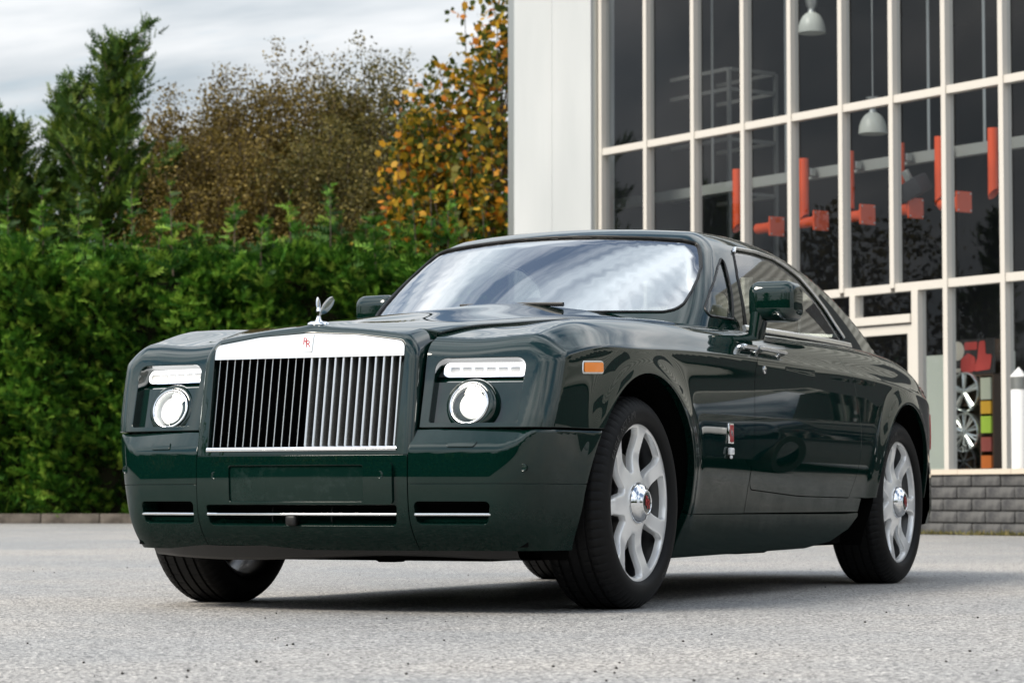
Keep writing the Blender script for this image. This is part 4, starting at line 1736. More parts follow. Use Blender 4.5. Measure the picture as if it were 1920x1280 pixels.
# keep the walk in order: right half top->bottom, then left half bottom->top
scr = scr_half + [(0, 1.160)] + [(-a, b) for a, b in scr_half[::-1][:-1]]
L_scr = from_front(F_cab, dense(rounded(scr, [0, 0, 0, .05, .06, 0, 0, 0, 0, .04, .04, .04, 0, 0, 0, 0, 0, .04, .04, .04, 0, 0, 0, 0, .06, .05, 0, 0], 5), .016))
ql = rounded([(-1.620, 1.452), (-1.480, 1.388), (-1.268, 1.268), (-1.110, 1.160), (-1.400, 1.158), (-1.500, 1.275)], [.014, .3, .3, .02, .018, .3], 6)
L_ql = from_side(F_cab, dense(ql, .012))
sw = [(-1.520, 1.139), (-1.59, 1.234), (-1.67, 1.356), (-1.80, 1.480), (-1.86, 1.502), (-2.132, 1.510), (-2.399, 1.502), (-2.533, 1.478), (-2.675, 1.442),
      (-2.784, 1.376), (-2.875, 1.312), (-2.960, 1.232), (-3.080, 1.150)]
L_sw = from_side(F_cab, dense(rounded(sw, [.012, .2, .2, .03, .06, .3, .3, .3, .3, .3, .3, .3, .015], 5), .014))
mir = lambda L: L * np.array([1, -1, 1])
L_rw = cast(F_cab, np.stack([p for p in dense(rounded([(-3.05, .50), (-3.80, .52), (-3.80, -.52), (-3.05, -.50)], .06), .03)] and
                            [np.array([q[0], q[1], 2.0]) for q in dense(rounded([(-3.05, .50), (-3.80, .52), (-3.80, -.52), (-3.05, -.50)], .06), .03)]), (0, 0, -1), 0, 1.2)
shell_c = patch('roof', F_cab, P_cab, [base, L_scr, L_ql, mir(L_ql), L_sw, mir(L_sw), L_rw], M_paint, car, h=.022, lips=[0, .02, .02, .02, .02, .02, .02])[0]
windscreen = patch('windscreen', F_cab, P_cab, [L_scr], M_screen, car, h=.03, lip=0, off=-.004)[0]
for L, nm in ((L_ql, 'quarter_light'), (L_sw, 'side_window')):
    patch(nm, F_cab, Proj((-2.1, 0, 1.2), (0, 1, .2)), [L], M_sideglass, car, h=.03, lip=0, off=-.006, mirror=True)
patch('rear_window', F_cab, P_cab, [L_rw], M_sideglass, car, h=.04, lip=0, off=-.006)


def offset_path(F, L, d):
    return np.asarray(L) + grad(F, np.asarray(L)) * d


MB().tube(offset_path(F_cab, L_scr, .001), .0065, 6, closed=True).build('windscreen_seal', M_black, windscreen, 60)
for sg in (1, -1):
    mm = np.array([1, sg, 1])
    i0 = int(np.argmin(np.abs(L_sw[:, 0] + 1.80) + np.abs(L_sw[:, 2] - 1.480)))
    up = [p for p in L_sw if p[2] > 1.165]
    up = sorted(up, key=lambda p: math.atan2(p[2] - 1.16, p[0] + 2.3))
    up = [p for p in up if not (p[0] > -1.79 and p[2] < 1.47)]
    P = np.array(up)
    MB().tube((offset_path(F_cab, P, .004) * mm), .0085, 8).build('window_trim', M_chrome, car, 60)
    MB().tube(offset_path(F_cab, L_ql, .000) * mm, .006, 6, closed=True).build('quarter_light_seal', M_black, car, 60)
    bx = np.linspace(-1.500, -3.150, 60)
    bz = np.linspace(1.127, 1.139, 60)
    Pb = from_side(F_cab, np.stack([bx, bz], -1))
    Nb = grad(F_cab, Pb)
    prof = [(-.014, -.004), (-.0135, .006), (-.010, .0085), (.010, .0085), (.0135, .006), (.014, -.004)]
    vs, fs = [], []
    for p, n in zip(Pb, Nb):
        t = np.array([1, 0, 0])
        w = np.cross(n, t)
        w /= np.linalg.norm(w)
        if w[2] < 0:
            w = -w
        for a, b in prof:
            vs.append(tuple((p + w * a + n * b) * mm))
    k = len(prof)
    for i in range(len(Pb) - 1):
        for j in range(k - 1):
            fs.append((i * k + j, (i + 1) * k + j, (i + 1) * k + j + 1, i * k + j + 1))
    fs.append(tuple(range(k)))
    fs.append(tuple((len(Pb) - 1) * k + j for j in range(k)))
    MB().add(vs, fs).build('belt_trim', M_steel, car, 40)
    # black pillar trim ahead of the side window
    pl = rounded([(-1.535, 1.134), (-1.60, 1.236), (-1.68, 1.356), (-1.81, 1.482), (-1.80, 1.492), (-1.66, 1.36), (-1.575, 1.24), (-1.50, 1.134)], .004, 2)
    patch('pillar_trim', F_cab, Proj((-2.1, 0, 1.2), (0, 1, .2)), [from_side(F_cab, dense(pl, .012)) * 1.0], M_black, car, h=.02, lip=.004, off=.0025)[0]
    if sg < 0:
        car.children[-1].data.transform(Matrix.Scale(-1, 4, Vector((0, 1, 0))))

# wiper and mirror seen through the glass
MB().tube([(-.775, .30, 1.196), (-.80, .02, 1.207), (-.80, -.18, 1.208)], [.010, .007, .005], 6).build('wiper', M_black, car, 60)
MB().rbox((-1.46, .02, 1.47), (.03, .24, .065), .02, 3).tube([(-1.46, .02, 1.49), (-1.44, .02, 1.53)], .012, 6).build('interior_mirror', M_trim, car, 50)

# interior
MB().rbox((-1.02, 0, 1.02), (.55, 1.42, .22), .07, 3).rbox((-1.20, 0, .88), (.35, 1.40, .30), .05, 3).build('dashboard', M_trim, car, 50)
_wm = Matrix.Rotation(R(25), 3, 'Y')
_wp = []
for k in range(36):
    a = 2 * math.pi * k / 36
    v = _wm @ Vector((0, .19 * math.cos(a), .19 * math.sin(a)))
    _wp.append((-1.50 + v.x, .37 + v.y, 1.02 + v.z))
sw_ = MB().tube(_wp, .014, 8, closed=True).tube([(-1.50, .37, 1.02), (-1.25, .37, .93)], .03, 8)
sw_.tube([_wp[0], (-1.49, .37, 1.02), _wp[18]], .014, 6)
sw_.build('steering_wheel', M_trim, car, 50)


def seat(x, y, w=.52, tall=.66):
    m = MB()
    Mr = Matrix.Rotation(R(-14), 3, 'Y')
    m.rbox((x + .30, y, .56), (.55, w, .18), .06, 3)
    m.rbox((x - .06, y, .86), (.16, w, tall), .07, 3, M=Mr)
    m.rbox((x - .145, y, 1.255), (.11, .28, .17), .05, 3, M=Mr)
    m.rbox((x + .01, y + w / 2 - .03, .88), (.13, .08, tall * .8), .035, 2, M=Mr)
    m.rbox((x + .01, y - w / 2 + .03, .88), (.13, .08, tall * .8), .035, 2, M=Mr)
    return m.build('seat', M_leather, car, 60)


for _x, _y in ((-1.98, .37), (-1.98, -.37), (-3.0, .36), (-3.0, -.36)):
    seat(_x, _y)
MB().box((-2.1, .79, .80), (1.7, .03, .56)).box((-2.1, -.79, .80), (1.7, .03, .56)).box((-2.1, 0, .44), (1.7, 1.55, .03)).build('door_lining', M_leather, car)
MB().box((-3.55, 0, 1.10), (.62, 1.20, .03)).box((-3.30, 0, .82), (.05, 1.40, .56)).build('parcel_shelf', M_leather, car)

# door mirrors
for sg in (1, -1):
    m = MB()
    # housing: rounded box, fuller ahead and tapering to the rear
    bm = bmesh.new()
    bmesh.ops.create_cube(bm, size=1.0)
    for v in bm.verts:
        fx = v.co.x > 0
        v.co = Vector((v.co.x * .16, v.co.y * (.200 if fx else .210), v.co.z * (.165 if fx else .178)))
        if v.co.y > 0:
            v.co.x -= .025
    bmesh.ops.bevel(bm, geom=list(bm.edges), offset=.052, segments=6, profile=.55, affect='EDGES')
    bm.verts.index_update()
    m.add([(v.co.x - 1.525, v.co.y + .948, v.co.z + 1.238) for v in bm.verts], [tuple(v.index for v in f.verts) for f in bm.faces])
    bm.free()
    m.v = [(a, b * sg, c) for a, b, c in m.v]
    hs = m.build('door_mirror', M_paint, car, 80)
    st = MB()
    Ls = []
    for (x, y, z, w, d) in ((-1.500, .870, 1.035, .12, .055), (-1.500, .874, 1.08, .115, .055), (-1.505, .880, 1.14, .115, .060), (-1.510, .888, 1.20, .115, .065)):
        for k in range(14):
            a = 2 * math.pi * k / 14
            Ls.append((x + w / 2 * math.copysign(abs(math.cos(a))**.7, math.cos(a)), (y + d / 2 * math.copysign(abs(math.sin(a))**.7, math.sin(a))) * sg, z))
    fs = [(i * 14 + k, i * 14 + (k + 1) % 14, (i + 1) * 14 + (k + 1) % 14, (i + 1) * 14 + k) for i in range(3) for k in range(14)]
    st.add(Ls, fs).build('stalk', M_paint, hs, 80)
    MB().rbox((-1.612, .948 * sg, 1.238), (.012, .165, .12), .03, 3).build('mirror_glass', M_chrome, hs, 50)
# ------------------------------------------------------------------ lettering helper
def text_geo(s, size=1.0, res=2, off=0.0):
    cu = bpy.data.curves.new('t', 'FONT')
    cu.body = s
    cu.size = size
    cu.align_x = 'CENTER'
    cu.align_y = 'CENTER'
    cu.resolution_u = res
    cu.offset = off
    ob = bpy.data.objects.new('t', cu)
    col.objects.link(ob)
    dg = bpy.context.evaluated_depsgraph_get()
    dg.update()
    me = ob.evaluated_get(dg).to_mesh()
    vs = [(v.co.x, v.co.y) for v in me.vertices]
    fs = [tuple(p.vertices) for p in me.polygons]
    ob.evaluated_get(dg).to_mesh_clear()
    bpy.data.objects.remove(ob)
    bpy.data.curves.remove(cu)
    return vs, fs


def monogram(name, fn, size, mtl, parent):
    """two overlapping letters R, one a little lower"""
    m = MB()
    for dx, dy in ((-.16, .13), (.16, -.13)):
        vs, fs = text_geo('R', size)
        m.add([fn(a + dx * size, b + dy * size) for a, b in vs], fs)
    return m.build(name, mtl, parent, fix=False)


def two_sided(m):
    return m


# ------------------------------------------------------------------ grille
def gx(y, z):
    return float(Xgrille(z)) - .06 * y * y


slat_meshes = {}
for side in (-1, 1):
    m = MB()
    z0, z1 = .588, .909
    d, th = .042, .0070
    ang = R(22) * side            # blades splay outwards going back
    ns = 8
    prof = [(0, -th * .25), (0, th * .25), (-.002, th * .5), (-d, th * .4), (-d, -th * .4), (-.002, -th * .5)]
    k = len(prof)
    vs = []
    for i in range(2):
        z = (z0, z1)[i]
        xo = -.16 * (z - z0)
        for a, b in prof:
            x = a * math.cos(ang) - b * math.sin(ang) * (1)
            y = -a * math.sin(ang) * 1 + b * math.cos(ang)
            vs.append((xo + x, y, z))
    fs = [(j, (j + 1) % k, k + (j + 1) % k, k + j) for j in range(k)] + [tuple(range(k - 1, -1, -1)), tuple(range(k, 2 * k))]
    o = m.add(vs, fs).build('grille_slat', M_slat, shell, 35)
    slat_meshes[side] = o
NS = 24
for i in range(NS):
    y = -.385 + .77 * (i + .5) / NS
    side = 1 if y > 0 else -1
    o = slat_meshes[side] if (i == 0 or i == NS // 2) else slat_meshes[side].copy()
    if o.name not in col.objects:
        col.objects.link(o)
        o.parent = shell
    o.location = (gx(y, .588) - .010, y, 0)
# dark box behind the slats
gb = MB()
gb.box((.765, 0, .745), (.01, .80, .33)).box((.785, .392, .745), (.05, .008, .33)).box((.785, -.392, .745), (.05, .008, .33))
gb.build('grille_cavity', M_dark, shell)
MB().add([(gx(y, z) - dx, y, z) for y in np.linspace(-.386, .386, 17) for (dx, z) in ((.05, .574), (-.004, .574), (-.006, .578), (-.004, .5865), (.002, .590), (.05, .590))],
         [(i * 6 + j, (i + 1) * 6 + j, (i + 1) * 6 + j + 1, i * 6 + j + 1) for i in range(16) for j in range(5)]).build('grille_sill', M_chrome, shell, 50)
# header plate
hp = rounded([(-.387, .908), (.387, .908), (.386, .959), (.20, .985), (0, .995), (-.20, .985), (-.386, .959)], [.002, .002, .026, .3, .3, .3, .026], 8)
hp = dense(hp, .02)
gxx, gzz = np.meshgrid(np.linspace(-.39, .39, 40), np.linspace(.90, 1.0, 8))
Gp = np.stack([gxx.ravel(), gzz.ravel()], -1)
Gp = Gp[inside(hp, Gp)]
Gp = Gp[~near_edges([hp], Gp, .008)]
_r = delaunay_2d_cdt([Vector(map(float, p)) for p in np.concatenate([hp, Gp])], [(i, (i + 1) % len(hp)) for i in range(len(hp))], [], 1, 1e-7)
hv = [(v.x, v.y) for v in _r[0]]
n0 = len(hv)
vs = [(gx(a, b) - .0015, a, b) for a, b in hv] + [(gx(a, b) - .03, a, b) for a, b in hv[:len(hp)]]
fs = [tuple(f) for f in _r[2]] + [(i, (i + 1) % len(hp), n0 + (i + 1) % len(hp), n0 + i) for i in range(len(hp))]
header = MB().add(vs, fs).build('grille_header', M_steel, shell, 40)
# badge on the header
bz = .962
bp_ = rounded([(-.026, .928), (.020, .928), (.024, .993), (-.022, .993)], [.004, .004, .002, .002], 3)
MB().prism([tuple(p) for p in bp_], .0035, lambda a, b, w: (gx(a, b) + w - .001, a, b)).build('badge', M_steel, shell)
monogram('badge_letters', lambda a, b: (gx(a, b + .961) + .0032, a - .002, b + .961), .036, M_red, shell)

# bonnet ornament: base, stem and two swept wings
orn = empty('tmp')
bpy.data.objects.remove(orn)
ox, oz = .735, float(Zbonnet(np.array([.735]), np.array([0.0]))[0])
m = MB()
m.lathe([(.001, .006), (.030, .006), (.040, .001), (.041, -.006)], 24, 'z', (ox, 0, oz))
ornament = m.lathe([(.016, .006), (.009, .016), (.007, .030), (.010, .042), (.008, .052), (.001, .060)], 14, 'z', (ox, 0, oz)).build('bonnet_ornament', M_chrome, car, 60)
for sg in (1, -1):
    w = MB()
    sec = []
    for i in range(9):
        s = i / 8
        cx, cy, cz = ox - .004 - .050 * s, sg * (.004 + .026 * s**.9), oz + .036 + .056 * s
        hw = .019 * math.sqrt(max(.05, 1 - (1.9 * s - 1.05)**2))
        for k in range(10):
            a = 2 * math.pi * k / 10
            sec.append((cx + hw * math.cos(a) * .9, cy + .0025 * math.sin(a) * sg, cz + hw * math.cos(a) * .8))
    fs = [(i * 10 + k, i * 10 + (k + 1) % 10, (i + 1) * 10 + (k + 1) % 10, (i + 1) * 10 + k) for i in range(8) for k in range(10)]
    fs += [tuple(range(10)), tuple(80 + k for k in range(10))]
    w.add(sec, fs).build('ornament_wing', M_chrome, ornament, 60)

# ------------------------------------------------------------------ headlamps
for sg in (1, -1):
    mm = lambda p: (p[0], p[1] * sg, p[2])
    # recessed panel
    pv = rounded([(.455, .640), (.80, .640), (.82, .915), (.46, .915)], .01, 2)
    pts, fsx = [], []
    ny, nz = 18, 14
    for i in range(nz + 1):
        z = .630 + (.915 - .630) * i / nz
        for j in range(ny + 1):
            y = .455 + (.825 - .455) * j / ny
            dep = .036 + .042 * float(sstep(.814, .834, z))
            pts.append((float(Xfwing(np.array(y), np.array(z))) - dep, y * sg, z))
    for i in range(nz):
        for j in range(ny):
            fsx.append((i * (ny + 1) + j, i * (ny + 1) + j + 1, (i + 1) * (ny + 1) + j + 1, (i + 1) * (ny + 1) + j))
    pan = MB().add(pts, fsx).build('lamp_panel', M_paint, car, 50)
    # round lamp
    c = (.750, .612, .734)
    Mt = Matrix.Rotation(R(-14.5), 3, 'Y')

    def lampgeo(prof, n=48):
        m = MB().lathe(prof, n, 'x')
        out = []
        for v in m.v:
            q = Mt @ Vector(v)
            out.append((q.x + c[0], (q.y + c[1]) * sg, q.z + c[2]))
        m.v = out
        return m
    hl = lampgeo([(.104, -.045), (.100, -.020), (.092, -.004), (.084, .002), (.078, .002), (.0755, -.004)]).build('headlamp', M_paint, car, 60)
    lampgeo([(.0755, -.004), (.0765, .003), (.075, .008), (.071, .010), (.067, .008), (.0655, .002)]).build('chrome_ring', M_chrome, hl, 60)
    lampgeo([(.0655, .002), (.063, -.012), (.060, -.026), (.052, -.042)]).build('reflector_bowl', M_bowl, hl, 60)
    lampgeo([(.054, -.044), (.057, -.024), (.054, -.020), (.050, -.024)]).build('projector_ring', M_frost, hl, 60)
    lampgeo([(.051, -.030), (.049, -.018), (.040, -.008), (.036, -.006)]).build('lens_rim', M_lampo, hl, 60)
    lampgeo([(.0365, -.006), (.025, -.001), (.0005, .002)]).build('projector_lens', M_lamp, hl, 60)
    lampgeo([(.066, .003), (.05, .0065), (.03, .0085), (.0005, .0095)]).build('lens', M_lens, hl, 60)
    # daylight strip
    def strip_pts(y0, y1, z0, z1, r, dep, th, name, mtl, par, hole=None):
        o = rounded([(y0, z0), (y1, z0), (y1, z1), (y0, z1)], r, 5)
        o = dense(o, .02)
        x = lambda a, b, w: (float(Xfwing(np.array(a), np.array(b))) - dep + w, a * sg, b)
        return MB().prism([tuple(p) for p in o], th, x).build(name, mtl, par, 40)
    fr = strip_pts(.486, .786, .832, .888, .024, .078, .022, 'daylight_lamp', M_chrome, car)
    strip_pts(.490, .782, .836, .884, .021, .058, .004, 'light_bar', M_drl, fr)
    strip_pts(.503, .769, .847, .869, .009, .054, .002, 'reflector_bar', M_frost, fr)
    for k in range(6):
        yk = .516 + .254 * k / 6
        strip_pts(yk, yk + .030, .849, .867, .004, .0515, .001, 'reflector_cell', M_white_lens, fr)
    for k in range(10):
        yk = .520 + .24 * k / 9
        MB().rbox((float(Xfwing(np.array(yk), np.array(.893))) - .052, yk * sg, .8935), (.006, .006, .004), .0015, 1).build('light_dot', M_white_lens, fr)
    strip_pts(.480, .796, .8885, .899, .004, .075, .020, 'lamp_brow', M_black, car)

# ------------------------------------------------------------------ bumper details
bi = MB()
for y in np.linspace(-.80, .80, 21):
    for z in (.60, .235):
        bi.v.append((float(Xbump(np.array(y))) - .105, y, z))
bi.f = [(2 * i, 2 * i + 1, 2 * i + 3, 2 * i + 2) for i in range(20)]
bi.build('bumper_inner', M_dark, car)
pl_o = rounded([(-.377, .386), (.377, .386), (.377, .533), (-.377, .533)], .014, 5)
pl_i = rounded([(-.272, .394), (.272, .394), (.272, .523), (-.272, .523)], .010, 5)
plinth = patch('plate_plinth', F_bump, P_bmid, [bf(pl_o, .014, True), bf(pl_i, .014, True)], M_paint_mid, bump_mid, h=.025, lips=[.025, .012], off=.014)[0]
M_plate = mat('scuffed_paint', (.0040, .0200, .0160), .5, coat=.6, coat_rough=.05, spec=0.0)
_t = noise_node(M_plate, 26, 6, .7)
_n, _l, _b = nodes_of(M_plate)
_l.new(ramp(M_plate, _t.outputs['Fac'], [(.52, (.0022, .0135, .0105)), (.90, (.02, .035, .032))]), _b.inputs['Base Color'])
patch('plate_panel', F_bump, P_bmid, [bf(rounded([(-.271, .395), (.271, .395), (.271, .522), (-.271, .522)], .010, 5), .014, True)], M_plate, bump_mid, h=.025, lip=0, off=.005)
for sg in (1, -1):
    cpt = from_front(F_bump, [(.335 * sg, .488)])[0]
    MB().lathe([(.0135, .005), (.0135, .0135), (.012, .0145), (.010, .0135), (.0005, .0135)], 20, 'x', tuple(cpt)).build('parking_sensor', M_paint, bump_mid, 40)
    cpt = from_front(F_bump, [(.815 * sg, .512)])[0]
    MB().lathe([(.0135, -.01), (.0135, .0035), (.012, .0045), (.010, .0035), (.0005, .0035)], 20, 'x', tuple(cpt)).build('parking_sensor', M_paint, bump_up[0 if sg > 0 else 1], 40)
wc = rounded([(.565, .5835), (.655, .5835), (.668, .606), (.570, .606)], [.004, .012, .008, .004], 4)
patch('washer_cap', F_bump, P_bump, [bf(wc, .008, True)], M_paint, car, h=.02, lip=.006, edge=.002, off=.005, mirror=True)
bar_y = np.linspace(-.383, .383, 40)
Pm = from_front(F_bump, np.stack([bar_y, np.full(40, .350)], -1)) + np.array([-.004, 0, 0])
MB().tube(Pm, .0065, 8, flat=.9).build('intake_bar', M_chrome, bump_mid, 60)
fy = np.linspace(.447, .709, 20)
Pf = from_front(F_bump, np.stack([fy, np.full(20, .350)], -1)) + np.array([-.006, 0, 0])
for sg in (1, -1):
    MB().tube(Pf * np.array([1, sg, 1]), .0065, 8, flat=.9).build('intake_bar', M_chrome, bump_low[0 if sg > 0 else 1], 60)
# small braces behind the middle bar and the sensor block
for yy in (-.12, .12):
    MB().tube([(.845, yy, .376), (.852, yy, .362), (.852, yy, .334), (.845, yy, .318)], .003, 6).build('intake_brace', M_black, bump_mid, 50)
MB().rbox((.885, -.022, .328), (.03, .042, .036), .008, 2).build('sensor_block', M_black, bump_mid, 50)

# undertray, hanging a little lower than the bumper
ut = MB()
yy = np.linspace(-.75, .75, 34)
pr_ = []
for y in yy:
    xe = float(Xbump(np.array(y))) - .105 - .30 * max(0, abs(y) - .62)
    pr_.append((xe, y))
for (dx, z) in ((0.02, .245), (-.01, .205), (-.03, .193), (-.30, .190)):
    for (xe, y) in pr_:
        ut.v.append((xe + dx, y, z + .010 * math.sin(y * 5)))
n = len(pr_)
for i in range(3):
    for j in range(n - 1):
        ut.f.append((i * n + j, i * n + j + 1, (i + 1) * n + j + 1, (i + 1) * n + j))
ut.build('undertray', M_black, car, 60)
ub = MB()
ub.box((-1.65, 0, .33), (2.35, 1.62, .26)).box((-1.75, 0, .27), (4.5, 1.16, .18)).box((.30, 0, .48), (.55, 1.16, .42)).box((-3.9, 0, .50), (1.2, 1.1, .50))
for (x, y, sx, sy, zz) in ((-.62, .30, .35, .25, .175), (-1.3, .05, .5, .3, .170), (.15, .30, .2, .5, .185), (.2, .02, .12, .10, .172), (-2.2, .55, .4, .12, .165), (-.55, .80, .10, .06, .165)):
    ub.rbox((x, y, zz + .03), (sx, sy, .07), .02, 2)
ub.build('underbody', M_dark, car)
# ------------------------------------------------------------------ wheels (axis +Y points outwards, origin at the hub)
TR, TW = .394, .255
half = TW / 2
prof = []
# outer bead -> sidewall -> shoulder -> tread -> shoulder -> inner bead   (radius, y)
outer = [(.290, half - .018), (.296, half - .006), (.306, half + .000), (.318, half + .004), (.333, half + .005), (.346, half + .002), (.358, half - .004),
         (.368, half - .010), (.376, half - .017), (.383, half - .026), (.388, half - .036)]
tread = []
yt = half - .042
groove = [.062, .020, -.022, -.064]
ys_ = sorted(set([round(v, 4) for v in list(np.linspace(yt, -yt, 20))] + [round(g + s, 4) for g in groove for s in (-.006, -.0045, .0045, .006)]), reverse=True)
for y in ys_:
    r = TR - .004 * (abs(y) / half)**2.5
    if any(abs(y - g) < .005 for g in groove):
        r -= .007
    tread.append((r, y))
prof = outer + tread + [(r, -y) for r, y in outer[::-1]]
NA = 350
vs, fs = [], []
k = len(prof)
for i in range(NA):
    a = 2 * math.pi * i / NA
    for (r, y) in prof:
        q = abs(y)
        rr = r
        if r > .366 and q > .066:                      # shoulder blocks cut by sipes
            ph = (i + (2 if y < 0 else 0)) % 5
            if ph == 0:
                rr -= .0045
        elif r > .386 and .026 < q < .058 and (i % 7) == 0:
            rr -= .003
        vs.append((rr * math.cos(a), y, rr * math.sin(a)))
for i in range(NA):
    j = (i + 1) % NA
    for p in range(k - 1):
        fs.append((i * k + p, j * k + p, j * k + p + 1, i * k + p + 1))
me_tyre = mesh_from('tyre', vs, fs)
me_tyre.polygons.foreach_set('use_smooth', [True] * len(me_tyre.polygons))
me_tyre.set_sharp_from_angle(angle=R(38))
me_tyre.materials.append(M_rubber)


def wface(r):
    """how far out the wheel face stands at radius r"""
    return half - .018 - .020 * np.exp(-((r - .17) / .07)**2) + .000 * r


def rim_mesh():
    h = .0075
    Rr = .3030
    outer_ = [(Rr * math.cos(2 * math.pi * i / 180), Rr * math.sin(2 * math.pi * i / 180)) for i in range(180)]
    inner_ = [(.058 * math.cos(2 * math.pi * i / 50), .058 * math.sin(2 * math.pi * i / 50)) for i in range(50)]
    loops = [np.array(outer_), np.array(inner_)]
    for w in range(7):
        a0 = 2 * math.pi * (w + .5) / 7
        sh = []
        for (r, d) in ((.112, 7.0), (.150, 14.6), (.202, 18.6), (.250, 19.8), (.2800, 18.0)):
            sh.append((r, R(d)))
        poly = [(r, a0 - d) for r, d in sh] + [(r, a0 + d) for r, d in sh[::-1]]
        # outer edge follows the rim
        poly = poly[:5] + [(.2830, a0 - R(8)), (.2838, a0), (.2830, a0 + R(8))] + poly[5:]
        pp = [(r * math.cos(a), r * math.sin(a)) for r, a in poly]
        loops.append(dense(rounded(pp, [.014, .05, .05, .03, .016, .1, .1, .1, .016, .03, .05, .05, .014], 4), .006))
    gx_, gy_ = np.meshgrid(np.arange(-Rr, Rr, h), np.arange(-Rr, Rr, h))
    Gq = np.stack([gx_.ravel(), gy_.ravel()], -1)
    ok = inside(loops[0], Gq)
    for L in loops[1:]:
        ok &= ~inside(L, Gq)
    Gq = Gq[ok]
    Gq = Gq[~near_edges(loops, Gq, h * .6)]
    P2 = np.concatenate(loops + [Gq])
    ed, st, b = [], [], 0
    for L in loops:
        st.append((b, len(L)))
        ed += [(b + i, b + (i + 1) % len(L)) for i in range(len(L))]
        b += len(L)
    res = delaunay_2d_cdt([Vector(map(float, p)) for p in P2], ed, [], 0, 1e-7)
    V2 = np.array([(v.x, v.y) for v in res[0]])
    T = np.array([f for f in res[2] if len(f) == 3])
    cen = V2[T].mean(1)
    ok = inside(loops[0], cen)
    for L in loops[1:]:
        ok &= ~inside(L, cen)
    T = T[ok]
    rad = np.linalg.norm(V2, axis=1)
    Y = wface(rad)
    V = [(p[0], y, p[1]) for p, y in zip(V2, Y)]
    F = [tuple(int(i) for i in t) for t in T]
    # each loop: a broad chamfer, then a wall going in
    for li, (s, n) in enumerate(st):
        ids = list(range(s, s + n))
        L = V2[ids]
        cc = L.mean(0) if li != 0 else np.zeros(2)
        if li == 1:
            steps = [(0.0, .01)]
        elif li == 0:
            steps = [(.0015, .003), (.002, .012)]
        else:
            steps = [(.0030, .0015), (.0045, .005), (.0065, .016), (.008, .026)]
        prev = ids
        for (din, dep) in steps:
            new = []
            tg = np.roll(L, -1, 0) - np.roll(L, 1, 0)
            tg /= np.linalg.norm(tg, axis=1, keepdims=True)
            nr = np.stack([-tg[:, 1], tg[:, 0]], -1)
            if ((cc - L) * nr).sum(1).mean() < 0:
                nr = -nr
            if li == 0:
                nr = -nr
            for q, nn_, y in zip(L, nr, Y[ids]):
                p = q + nn_ * din
                new.append(len(V))
                V.append((p[0], y - dep, p[1]))
            for i in range(n):
                j = (i + 1) % n
                F.append((prev[i], prev[j], new[j], new[i]))
            prev = new
    me = bpy.data.meshes.new('wheel')
    me.from_pydata([tuple(map(float, v)) for v in V], [], F)
    bm = bmesh.new()
    bm.from_mesh(me)
    bmesh.ops.recalc_face_normals(bm, faces=list(bm.faces))
    up = sum(1 for f in bm.faces if f.normal.y > .7)
    dn = sum(1 for f in bm.faces if f.normal.y < -.7)
    if dn > up:
        bmesh.ops.reverse_faces(bm, faces=list(bm.faces))
    bm.to_mesh(me)
    bm.free()
    me.polygons.foreach_set('use_smooth', [True] * len(me.polygons))
    me.set_sharp_from_angle(angle=R(32))
    me.materials.append(M_alloy)
    return me


me_rim = rim_mesh()
_m = MB().lathe([(.3020, half - .020), (.296, half - .055), (.286, half - .075), (.280, half - .12), (.276, -half + .02), (.298, -half)], 72, 'y')
me_barrel = mesh_from('rim_barrel', _m.v, _m.f, True)
me_barrel.materials.append(M_alloy_in)
_m = MB().lathe([(.185, .028), (.185, .012), (.187, .010), (.187, .030), (.060, .030), (.06, .05)], 60, 'y')
me_disc = mesh_from('brake_disc', _m.v, _m.f, False)
M_disc = mat('brake_steel', (.22, .21, .20), .35, 1.0)
me_disc.materials.append(M_disc)
_m = MB().lathe([(.078, half - .055), (.077, half - .020), (.074, half - .008), (.062, half + .006), (.047, half + .014), (.046, half + .018), (.040, half + .019), (.0385, half + .0165)], 56, 'y')
me_hub = mesh_from('hub_cap', _m.v, _m.f, True)
me_hub.materials.append(M_chrome)
_m = MB().lathe([(.0385, half + .0165), (.030, half + .0175), (.0005, half + .0185)], 40, 'y')
me_hubc = mesh_from('hub_badge', _m.v, _m.f, True)
M_badge = mat('badge_enamel', (.008, .02, .018), .2, coat=1.0)
me_hubc.materials.append(M_badge)
_m = MB()
for dx, dy in ((-.16, .13), (.16, -.13)):
    v_, f_ = text_geo('R', .050, 2, .0015)
    _m.add([(-(a + dx * .046), half + .0198, b + dy * .046) for a, b in v_], f_)
me_hubl = mesh_from('hub_letters', _m.v, _m.f)
me_hubl.materials.append(M_red)


def bend_text(s, size, r0, a_mid, y):
    v_, f_ = text_geo(s, size, 2)
    w = MB()
    out = []
    for a, b in v_:
        th = a_mid + a / r0
        rr = r0 + b
        # outward side seen from +Y: x to the left for the viewer
        out.append((-rr * math.sin(th), y + .0008, rr * math.cos(th)))
    w.add(out, f_)
    return w


_m = bend_text('EAGLE   NCT 5 (M)', .034, .336, R(-38), half + .0048)
_m2 = bend_text('255/50 R21', .022, .330, R(140), half + .0048)
me_t2 = mesh_from('size_lettering', _m2.v, _m2.f)
me_tl = mesh_from('sidewall_lettering', _m.v, _m.f)
M_tl = mat('raised_rubber', (.05, .05, .05), .45)
me_tl.materials.append(M_tl)
me_t2.materials.append(M_tl)


